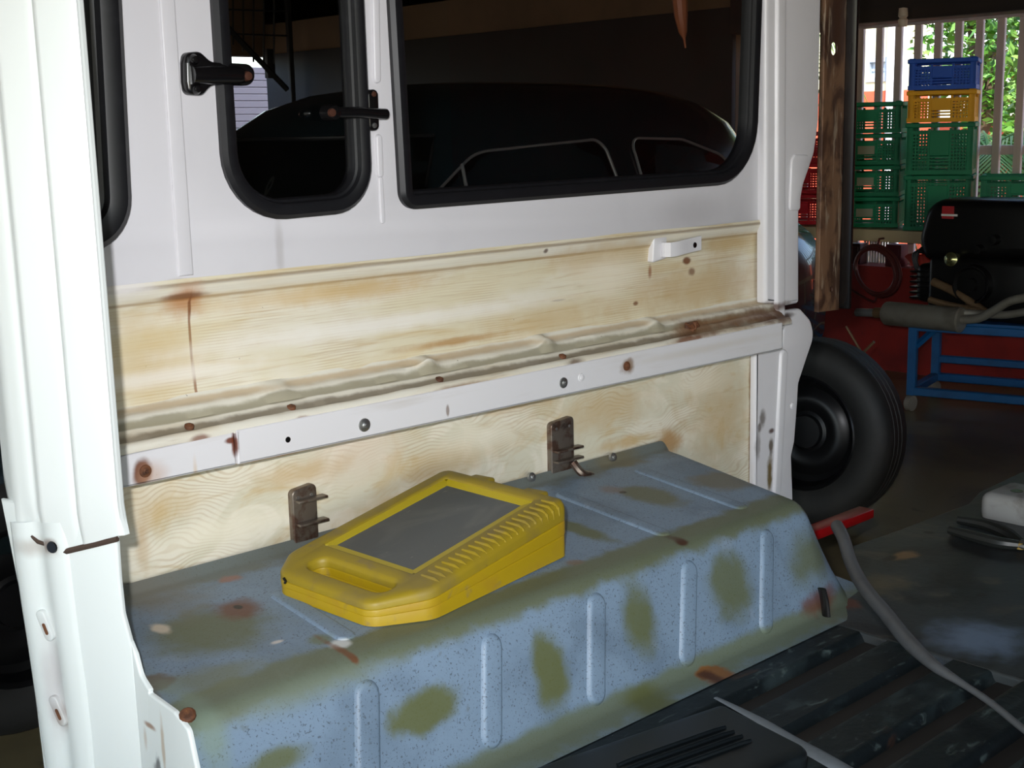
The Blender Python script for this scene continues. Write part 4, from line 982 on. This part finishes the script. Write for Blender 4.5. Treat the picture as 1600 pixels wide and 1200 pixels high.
yA0, yA1 = ypx(1316), ypx(1403); yB0, yB1 = ypx(1415), ypx(1521)
zA = [at(1370,q,'x',XS).z for q in (356,306,261,211,158)]
ordA = ['lowest','second from the bottom','third from the bottom','topmost']
wA = abs(yA0-yA1)+.07
for i in range(4):
    crate(XS+.02, (yA0+yA1)/2+.035, zsh+(zA[-1]-zsh)*i/4+.001, wA*.86, .30, (zA[-1]-zsh)/4-.001, M_GRN, 'low green plastic crate, %s of the stack nearest the rusty channel' % ordA[i], .42, False, i < 3)
zB = [at(1468,q,'x',XS).z for q in (357,273,191,140,90)]
wB = abs(yB0-yB1)
specB = [(M_GRN,'tall green plastic crate at the bottom of the stack with the blue crate',True),(M_GRN,'tall green plastic crate directly under the yellow crate',True),(M_YEL,'amber yellow plastic crate between the blue and green crates',False),(M_BLU,'blue plastic crate on top of the tallest stack',False)]
zc = zsh+.001
for i,(m,lab,tl) in enumerate(specB):
    h = zB[i+1]-zB[i] if i else zB[1]-zsh
    crate(XS, (yB0+yB1)/2, zc, wB*.86, .30, h-.001, m, lab, .42, tl); zc += h
zC = at(1565,273,'x',XS).z
yC0 = ypx(1531)
hC = (zC-zsh)/2
for i,l_ in ((0,'green plastic crate behind the black engine, lower of two'),(1,'green plastic crate showing above the black engine')):
    crate(XS, yC0-.235, zsh+.001+i*hC, .40, .30, hC-.001, M_GRN, l_)
yR = ypx(1266); zR = [at(1270,q,'x',XS).z for q in (345,205)]
hR = (zR[1]-zsh)/3
for i in range(3):
    crate(XS+.02, yR+.085, zsh+.001+i*hR, .36, .28, hR-.001, M_REDC, 'red plastic crate behind the far pillar, %s of three' % ('lowest','middle','top')[i])
# odds and ends under the shelf on the red wall
bm = BM(); a = at(1335,414,'x',6.7); b = at(1350,382,'x',6.7); box(bm, (6.66,b.y,zr+.001), (6.74,a.y+.02,zr+.12), .004); box(bm, (6.652,b.y+.01,zr+.02), (6.66,a.y+.005,zr+.10), .002)
tag(fin(bm, 'dark_tin', mat('dark_tin_paint', lin(60,26,26), .5)), 'dark tin standing on the red wall below the green crates', 'tin')
bm = BM(); a = at(1388,415,'x',6.7); b = at(1414,382,'x',6.7); box(bm, (6.66,b.y,zr+.001), (6.74,a.y,zr+.125), .004); box(bm, (6.652,b.y+.012,zr+.03), (6.66,a.y-.012,zr+.10), .002)
tag(fin(bm, 'maroon_box', mat('maroon_card', lin(80,20,26), .6)), 'maroon box on the red wall, right of the striped grille', 'box')
bm = BM(); a = at(1418,415,'x',6.7); b = at(1466,390,'x',6.7)
rows_ = []
rq = random.Random(5)
for i in range(9):
    t = i/8; rows_.append([Vector((6.70+.03*math.cos(s*math.pi*2)+.012*math.sin(9*t+s*7), a.y+(b.y-a.y)*t, zr+.002+(.06+.05*t+.01*math.sin(t*9))*max(0,math.sin(s*math.pi)) )) for s in [k/10 for k in range(11)]])
grid(bm, rows_)
bmesh.ops.solidify(bm, geom=list(bm.faces), thickness=.006)
tag(fin(bm, 'pink_sack', mat('pink_plastic_sheet', lin(226,130,116), .5)), 'crumpled pink plastic sheet on top of the red wall', 'sheet')
GR = thing('grille', (6.8,ypx(1370),zr), 'small white striped grille on the red wall under the shelf', 'grille')
for k in range(9):
    a = at(1352+k*4.2,400,'x',6.80); bm = BM(); box(bm, (6.79,a.y-.005,zr+.001), (6.80,a.y+.005,zr+.13)); fin(bm, 'grille_bar', mat('grille_white', lin(190,190,180), .6) if k == 0 else bpy.data.materials['grille_white'], GR)
bm = BM(); box(bm, (6.785,at(1388,400,'x',6.8).y,zr+.125), (6.805,at(1350,400,'x',6.8).y,zr+.14)); fin(bm, 'grille_rail', bpy.data.materials['grille_white'], GR)

# coiled hose hanging on the red wall
bm = BM(); c = at(1370,424,'x',6.20); pts = []
for k in range(121):
    t = k/40*2*math.pi; rr = .150+.012*math.sin(k*.31)-.010*(k/40)
    pts.append(Vector((6.215-.012*(k/40)+.006*math.sin(k*.2), c.y+rr*math.cos(t)*.95, c.z+rr*math.sin(t)*.9)))
tube(bm, pts, .010, 8)
e_ = at(1322,448,'x',6.20); tube(bm, spline([pts[70],pts[70]+Vector((0,.02,-.04)),e_],6), .006, 6)
tube(bm, [Vector((6.258,c.y,zsl+.02)),Vector((6.215,c.y,zsl+.02)),Vector((6.20,c.y,c.z+.14))], .006, 6)
tag(fin(bm, 'coiled_hose', mat('dark_red_hose', lin(84,34,30), .45)), 'dark red coiled air hose hanging against the red wall', 'hose')

# blue engine trolley
XT = 5.75
TR = thing('engine_trolley', (XT,at(1426,560,'x',XT).y,0), 'blue steel trolley frame on castors in front of the red wall', 'trolley')
M_BLUET = mat('blue_frame_paint', lin(20,86,140), .4, layers=[(lin(16,66,110), 8, .45,.7,.6,None,0)])
yl = at(1426,560,'x',XT).y; zt1 = at(1430,510,'x',XT).z; zl1 = at(1430,611,'x',XT).z; zm1 = at(1440,573,'x',XT).z
yend = yl-1.05; TR.rotation_euler.z = .24
h_ = .02
def bar(name, a, b, m, parent, r=.02):
    bm = BM(); box(bm, [min(p,q)-r for p,q in zip(a,b)], [max(p,q)+r for p,q in zip(a,b)], .004, 1); return fin(bm, name, m, parent)
for x in (XT,XT+.42):
    for y in (yl,yend): bar('leg', (x,y,zl1), (x,y,zt1), M_BLUET, TR, .021)
    bar('top_rail', (x,yl,zt1), (x,yend,zt1), M_BLUET, TR); bar('bottom_rail', (x,yl,zl1), (x,yend,zl1), M_BLUET, TR)
for y in (yl,yend):
    bar('cross_rail', (XT,y,zt1), (XT+.42,y,zt1), M_BLUET, TR); bar('cross_rail', (XT,y,zl1), (XT+.42,y,zl1), M_BLUET, TR)
bar('middle_rail', (XT+.42,yl,zm1-.03), (XT+.42,yend,zm1-.03), M_BLUET, TR, .018)
bm = BM(); tube(bm, [(XT,yl-.01,zt1-.10),(XT,yl-.10,zt1-.01)], .016, 4); fin(bm, 'corner_brace', M_BLUET, TR)
M_CAST = mat('grey_castor', lin(130,124,116), .5)
for x in (XT,XT+.42):
    for y in (yl,yend):
        bm = BM(); rc = (zl1-.02)/2*.98; rc = max(.03,min(rc,.05)); lathe(bm, [(0,-.014),(rc*.5,-.016),(rc,-.014),(rc,.014),(rc*.5,.016),(0,.014)], axis_m((x-.01,y,rc),(.3,1,0)), 20); fin(bm, 'castor', M_CAST, TR)
        bm = BM(); tube(bm, [(x,y,rc*1.2),(x,y,zl1-.01)], .012, 8); fin(bm, 'castor_fork', M_CAST, TR)
bm = BM(); box(bm, (XT-.01,yend,zt1+.02), (XT+.43,yl,zt1+.032)); fin(bm, 'deck', M_BLUET, TR)

# muffler lying on the trolley
XM = 5.68
MU = thing('muffler', at(1440,495,'x',XM), 'dull grey steel muffler with tail pipe lying on the trolley', 'muffler')
M_MUF = mat('dull_grey_muffler', lin(150,144,132), .45, .5, layers=[(lin(110,100,88), 8, .45,.7,.6,None,0)])
M_PIPE = mat('brown_pipe', lin(130,104,76), .5, .4, layers=[(lin(96,72,52), 14, .45,.7,.6,None,0)])
a = at(1383,489,'x',XM); b = at(1503,500,'x',XM); rM = .058
dM = (b-a)
zlow = zt1+.032+rM+.004
sh = max(0, zlow-min(a.z,b.z)); 
bm = BM(); lathe(bm, [(0,0),(rM*.85,.0),(rM*.98,.008),(rM,.02),(rM,dM.length-.02),(rM*1.04,dM.length-.018),(rM*1.04,dM.length-.006),(rM*.9,dM.length),(0,dM.length)], axis_m(a,dM), 28); fin(bm, 'muffler_can', M_MUF, MU)
bm = BM(); t_ = at(1338,488,'x',XM); tube(bm, [a,a+(t_-a)*.35], .026, 12); fin(bm, 'tail_pipe', M_PIPE, MU)
bm = BM(); tube(bm, [a+(t_-a)*.30,t_], .020, 14); fin(bm, 'chrome_tip', M_CHROME, MU)
bm = BM(); tube(bm, spline([b,at(1530,497,'x',XM),at(1555,484,'x',XM),at(1580,470,'x',XM),at(1620,462,'x',XM)],6), .020, 12); fin(bm, 'front_pipe', M_MUF, MU)
bm = BM(); tube(bm, spline([b+Vector((.02,.05,.03)),at(1530,490,'x',XM+.05),at(1570,492,'x',XM+.05),at(1620,484,'x',XM+.05)],6), .018, 12); fin(bm, 'front_pipe', M_MUF, MU)
bm = BM(); tube(bm, spline([at(1452,468,'x',XM+.09),at(1480,476,'x',XM+.09),at(1530,486,'x',XM+.06)],6), .016, 10); fin(bm, 'side_pipe', M_PIPE, MU)

# black engine on the trolley
XE = 6.02
EN = thing('engine', (XE+.1,at(1540,400,'x',XE).y,zt1+.034), 'black air-cooled engine with fan shroud on the blue trolley', 'engine')
M_ENG = mat('oily_black_metal', lin(18,17,17), .38, .2, layers=[(lin(34,30,28), 10, .5,.75,.6,None,0)])
def E_(px,py,r=0): v = at(px,py,'x',XE); return (v.y,v.z,r)
zb_ = zt1+.034
yL, yR_ = E_(1452,400)[0], E_(1660,400)[0]
bm = BM(); plate(bm, rpoly([(E_(1456,400)[0],E_(1456,405)[1],.05),(E_(1448,380)[0],E_(1448,370)[1],.10),(E_(1465,320)[0],E_(1470,309)[1],.12),(E_(1640,312)[0],E_(1640,312)[1],.12),(yR_,E_(1640,400)[1],.05)]), [], XE-.10, XE+.14, .05, YZ, 5); fin(bm, 'fan_shroud', M_ENG, EN)
bm = BM(); box(bm, (XE-.14,yR_,zb_), (XE+.22,E_(1470,450)[0],E_(1500,398)[1]), .03, 3); fin(bm, 'engine_block', M_ENG, EN)
bm = BM(); box(bm, (XE-.10,E_(1470,420)[0]-.02,zb_+.06), (XE+.16,E_(1446,420)[0],E_(1500,412)[1]), .035, 3)
for k in range(6): z = zb_+.08+k*.026; box(bm, (XE-.12,E_(1472,420)[0],z), (XE+.17,E_(1441,420)[0],z+.008), .002, 1)
fin(bm, 'cylinder_head', M_ENG, EN)
p = Vector((XE-.14,)+E_(1545,440)[:2]); bm = BM(); lathe(bm, [(0,.05),(.03,.05),(.035,.03),(.075,.03),(.085,.045),(.092,.045),(.095,.0),(.05,-.02)], axis_m(p,(-1,0,0)), 28); fin(bm, 'pulley', M_ENG, EN)
p = Vector((XE-.12,)+E_(1508,402)[:2]); bm = BM(); lathe(bm, [(0,.035),(.014,.034),(.022,.028),(.034,.02),(.036,.0),(.03,-.03)], axis_m(p,(-1,0,.1)), 20); fin(bm, 'chrome_cap', mat('dull_chrome', lin(170,170,120), .22, .9), EN)
for q in ((1548,388),(1572,372)):
    p = Vector((XE-.12,)+E_(*q)[:2]); bm = BM(); lathe(bm, [(0,.02),(.02,.018),(.026,0),(.026,-.03)], axis_m(p,(-1,0,0)), 14); fin(bm, 'cap', M_ENG, EN)
bm = BM(); a = E_(1490,320); b = E_(1507,340); box(bm, (XE-.112,b[0],b[1]), (XE-.102,a[0],a[1]), .001, 1); TG = fin(bm, 'red_tag', mat('red_tag_paint', lin(170,40,44), .5), EN)
bm = BM(); a = E_(1489,332); b = E_(1514,336); box(bm, (XE-.1135,b[0],b[1]), (XE-.111,a[0],a[1])); fin(bm, 'white_stripe', mat('white_tag_paint', lin(220,220,214), .5), TG)
bm = BM(); tube(bm, spline([at(1458,440,'x',XE-.15),at(1490,455,'x',XE-.16),at(1525,478,'x',XE-.17),at(1545,492,'x',XE-.17)],6), .021, 12); fin(bm, 'exhaust_pipe', M_PIPE, EN)
for k in range(3):
    bm = BM(); tube(bm, spline([at(1462,392+k*3,'x',XE-.05),at(1440-k*4,388+k*3,'x',XE-.05),at(1432-k*2,408,'x',XE-.05),at(1444,430+k*6,'x',XE-.05),at(1462,440,'x',XE-.05)],6), .008, 8); fin(bm, 'cable', M_RUBBER, EN)

# small bottle jack near the red wall
BJ = thing('bottle_jack', (at(1350,575,'x',4.7).x,at(1350,575,'x',4.7).y,0), 'small jack with brass neck and lever behind the standing wheel', 'jack')
p = at(1347,560,'x',4.7); zz = p.z
bm = BM(); lathe(bm, [(0,0),(.05,0),(.052,.02),(.04,.03),(.038,zz-.06),(.02,zz-.05),(0,zz-.05)], Matrix.Translation((p.x,p.y,0)), 18); fin(bm, 'jack_body', M_BLACKM, BJ)
bm = BM(); lathe(bm, [(0,zz-.06),(.016,zz-.06),(.016,zz+.02),(.010,zz+.03),(0,zz+.03)], Matrix.Translation((p.x,p.y,0)), 14); fin(bm, 'jack_neck', mat('brass_neck', lin(170,130,80), .4, .5), BJ)
bm = BM(); tube(bm, [Vector((p.x,p.y,zz+.02)), at(1366,534,'x',4.7)], .006, 8); tube(bm, [Vector((p.x,p.y,zz+.02)), at(1322,510,'x',4.7)], .005, 8); fin(bm, 'lever', M_PIPE, BJ)

# ------------------------------------------------------------------ fence and outdoors
XF = 6.84
FE = thing('fence', (XF,1.5,zr), 'weathered upright slat fence above the red wall', 'fence')
M_FSL = mat('weathered_fence_timber', lin(196,178,170), .75, layers=[(lin(156,140,134), 5, .45,.7,.6,(2,2,.3),.3)])
y0f = at(1345,100,'x',XF).y; dyf = abs(at(1374,100,'x',XF).y-y0f)
zft = at(1450,38,'x',XF).z
bm = BM(); box(bm, (-.012,-.0215,0), (.012,.0215,zft-zr+.02), .003, 1); first = None
bm2 = bm
for k in range(-12,26):
    y = y0f-k*dyf
    if y > YS-.03 or y < .78: continue
    if first is None: o = fin(bm2, 'slat', M_FSL, FE, local=True); first = o.data
    else: o = link('slat', first, M_FSL, FE, True)
    o.location = (0, y-1.5, .001)
for z in (zft-.0,):
    bm = BM(); box(bm, (XF-.05,.8,z), (XF-.014,YS-.02,z+.045), .004); fin(bm, 'fence_rail', M_FSL, FE)
bm = BM(); box(bm, (XF+.016,.8,zr+.62), (XF+.05,YS-.02,zr+.67), .004); fin(bm, 'fence_rail', M_FSL, FE)
bm = BM(); a = at(1411,28,'x',6.5); lathe(bm, [(0,-.045),(.022,-.045),(.026,-.01),(.018,0),(.026,.01),(.024,.05),(0,.055)], axis_m(a,(0,0,1)), 16)
tag(fin(bm, 'insulator', mat('cream_porcelain', lin(196,180,160), .4)), 'small cream porcelain insulator fixed under the dark lintel', 'insulator')

HO = thing('house', (14.5,5.5,0), 'sunlit cream house wall beyond the fence', 'house')
M_HOUSE = mat('cream_house_plaster', lin(236,232,190), .8); M_ORG = mat('orange_plaster', lin(226,100,66), .8, layers=[(lin(200,84,56), 2, .4,.7,.6,None,0)])
XH = 14.0
a = at(1438,100,'x',XH); zo = at(1400,141,'x',XH).z
wn0 = at(1358,95,'x',XH); wn1 = at(1386,123,'x',XH)
bm = BM(); plate(bm, rpoly([(a.y,zo),(13,zo),(13,5.5),(a.y,5.5)]), [rpoly([(wn1.y,wn1.z),(wn0.y,wn1.z),(wn0.y,wn0.z),(wn1.y,wn0.z)])], XH, XH+.2, 0, YZ); fin(bm, 'house_wall', M_HOUSE, HO)
bm = BM(); box(bm, (XH-.03,a.y,-.05), (XH+.2,13,zo)); fin(bm, 'house_base', M_ORG, HO)
WN = None
bm = BM(); ringsweep(bm, rpoly([(wn1.y-.03,wn1.z-.03),(wn0.y+.03,wn1.z-.03),(wn0.y+.03,wn0.z+.03),(wn1.y-.03,wn0.z+.03)]), [(0,XH-.02),(.05,XH-.02),(.05,XH+.06),(0,XH+.06)], YZ); WN = fin(bm, 'house_window', mat('grey_window_frame', lin(176,186,196), .5), HO)
bm = BM(); box(bm, (XH+.05,wn1.y,wn1.z), (XH+.06,wn0.y,wn0.z)); fin(bm, 'pane', mat('pale_pane', lin(226,236,240), .5), WN)
bm = BM(); box(bm, (XH+.03,wn1.y,(wn0.z+wn1.z)/2-.015), (XH+.055,wn0.y,(wn0.z+wn1.z)/2+.015)); fin(bm, 'glazing_bar', bpy.data.materials['grey_window_frame'], WN)
a = at(1397,60,'x',XH-.3); bm = BM(); lathe(bm, [(0,-.05),(.10,-.05),(.10,5.2),(0,5.2)], Matrix.Translation((XH-.25,a.y,0)), 16); fin(bm, 'column', mat('white_column', lin(240,240,244), .6), HO)
bm = BM(); box(bm, (12.0,-6,-.05), (12.15,at(1436,200,'x',12.).y,at(1500,150,'x',12.).z-.2))
tag(fin(bm, 'garden_wall', M_ORG), 'orange garden wall behind the leafy tree', 'garden wall')

M_LEAF = mat('green_leaf', lin(96,150,50), .5, layers=[(lin(150,186,96), 1.7, .45,.66,.9,None,0), (lin(44,90,34), 2.6, .5,.68,.9,None,0)])
M_LEAF2 = mat('palm_leaf', lin(80,128,52), .5, layers=[(lin(130,160,80), 2, .45,.66,.8,None,0)])
M_BARK = mat('bark', lin(110,90,70), .85)
def leaf(bm, p, s, rq):
    d = Vector((rq.uniform(-1,1),rq.uniform(-1,1),rq.uniform(-.7,.5))).normalized(); a, b = frame_at(d); t = rq.uniform(0,6.28); n = a*math.cos(t)+b*math.sin(t)
    v = [bm.verts.new(p), bm.verts.new(p+d*s*.5+n*s*.22), bm.verts.new(p+d*s), bm.verts.new(p+d*s*.5-n*s*.22)]
    bm.faces.new((v[0],v[1],v[2])); bm.faces.new((v[0],v[2],v[3]))
def tree(name, base, clusters, n, ls, label, seed):
    rq = random.Random(seed); T = thing(name, base, label, 'tree', 'trees beyond the fence')
    bm = BM()
    for _ in range(n):
        c, r = rq.choice(clusters); v = Vector((rq.gauss(0,1),rq.gauss(0,1),rq.gauss(0,1))).normalized()*r*(rq.random()**.4)
        leaf(bm, Vector(c)+Vector((v.x,v.y,v.z*.8)), ls*rq.uniform(.7,1.3), rq)
    me = bpy.data.meshes.new('crown'); bm.to_mesh(me); bm.free(); o = link('crown', me, M_LEAF, T); o['kind'] = 'stuff'
    bm = BM(); top = Vector(clusters[0][0]); tube(bm, spline([Vector(base),(Vector(base)+top)/2+Vector((.05,.06,0)),top],6), [.10]*6+[.07]*7, 8)
    for c,r in clusters[1:]: tube(bm, [(Vector(base)+top)/2+Vector((0,0,.3)), Vector(c)], [.05,.02], 6)
    fin(bm, 'trunk', M_BARK, T)
y1 = at(1520,120,'x',10.6).y; y2 = at(1625,120,'x',9.2).y
tree('leafy_tree', (10.8,y1,-.05), [((10.8,y1,2.0),.62),((10.7,y1+.15,2.5),.5),((10.7,y1-.25,2.6),.5),((10.9,y1-.1,1.6),.45)], 3800, .10, 'broad leafy tree beyond the fence behind the blue crate', 1)
tree('leafy_tree', (9.2,y2-.1,-.05), [((9.2,y2,2.1),.5),((9.2,y2-.3,1.7),.5),((9.2,y2-.1,1.3),.42),((9.2,y2-.2,2.6),.5)], 3800, .095, 'leafy tree beyond the fence above the engine', 2)
def palm(base, h, fr, L, label, seed):
    rq = random.Random(seed); T = thing('palm', base, label, 'palm', 'palms beyond the fence'); top = Vector(base)+Vector((0,0,h))
    bm = BM(); tube(bm, [Vector(base), top], [.07,.05], 10); fin(bm, 'trunk', M_BARK, T)
    for k in range(fr):
        az = 2*math.pi*k/fr+rq.uniform(-.2,.2); up_ = rq.uniform(.2,.9); bm = BM(); sp = []
        for i in range(13):
            t = i/12; sp.append(top+Vector((math.cos(az)*L*t*.8, math.sin(az)*L*t*.8, L*(up_*t-1.1*t*t))))
        tube(bm, sp, [.012-.0008*i for i in range(13)], 5)
        side = Vector((-math.sin(az),math.cos(az),0))
        for i in range(2,13):
            for sgn in (-1,1):
                p = sp[i]; d = (sp[i]-sp[i-1]).normalized(); l = .34*L*math.sin(math.pi*min(1,(i+1)/14))+.08
                for q in (0,.5):
                    p_ = sp[i-1].lerp(sp[i], q); tip = p_+side*sgn*l*.8+d*l*.5+Vector((0,0,-l*.45)); 
                    v = [bm.verts.new(p_-d*.012), bm.verts.new(p_+d*.012), bm.verts.new(tip)]; bm.faces.new(v)
        me = bpy.data.meshes.new('frond'); bm.to_mesh(me); bm.free(); link('frond', me, M_LEAF2, T)
pa = at(1345,110,'x',9.0); palm((8.6,pa.y+.62,-.05), 2.35, 11, 1.0, 'palm with drooping fronds beyond the fence above the green crates', 4)
pb = at(1545,230,'x',8.2); palm((7.75,at(1545,230,'x',7.75).y,-.05), 1.25, 12, .75, 'low palm beyond the fence beside the tallest crate stack', 5)
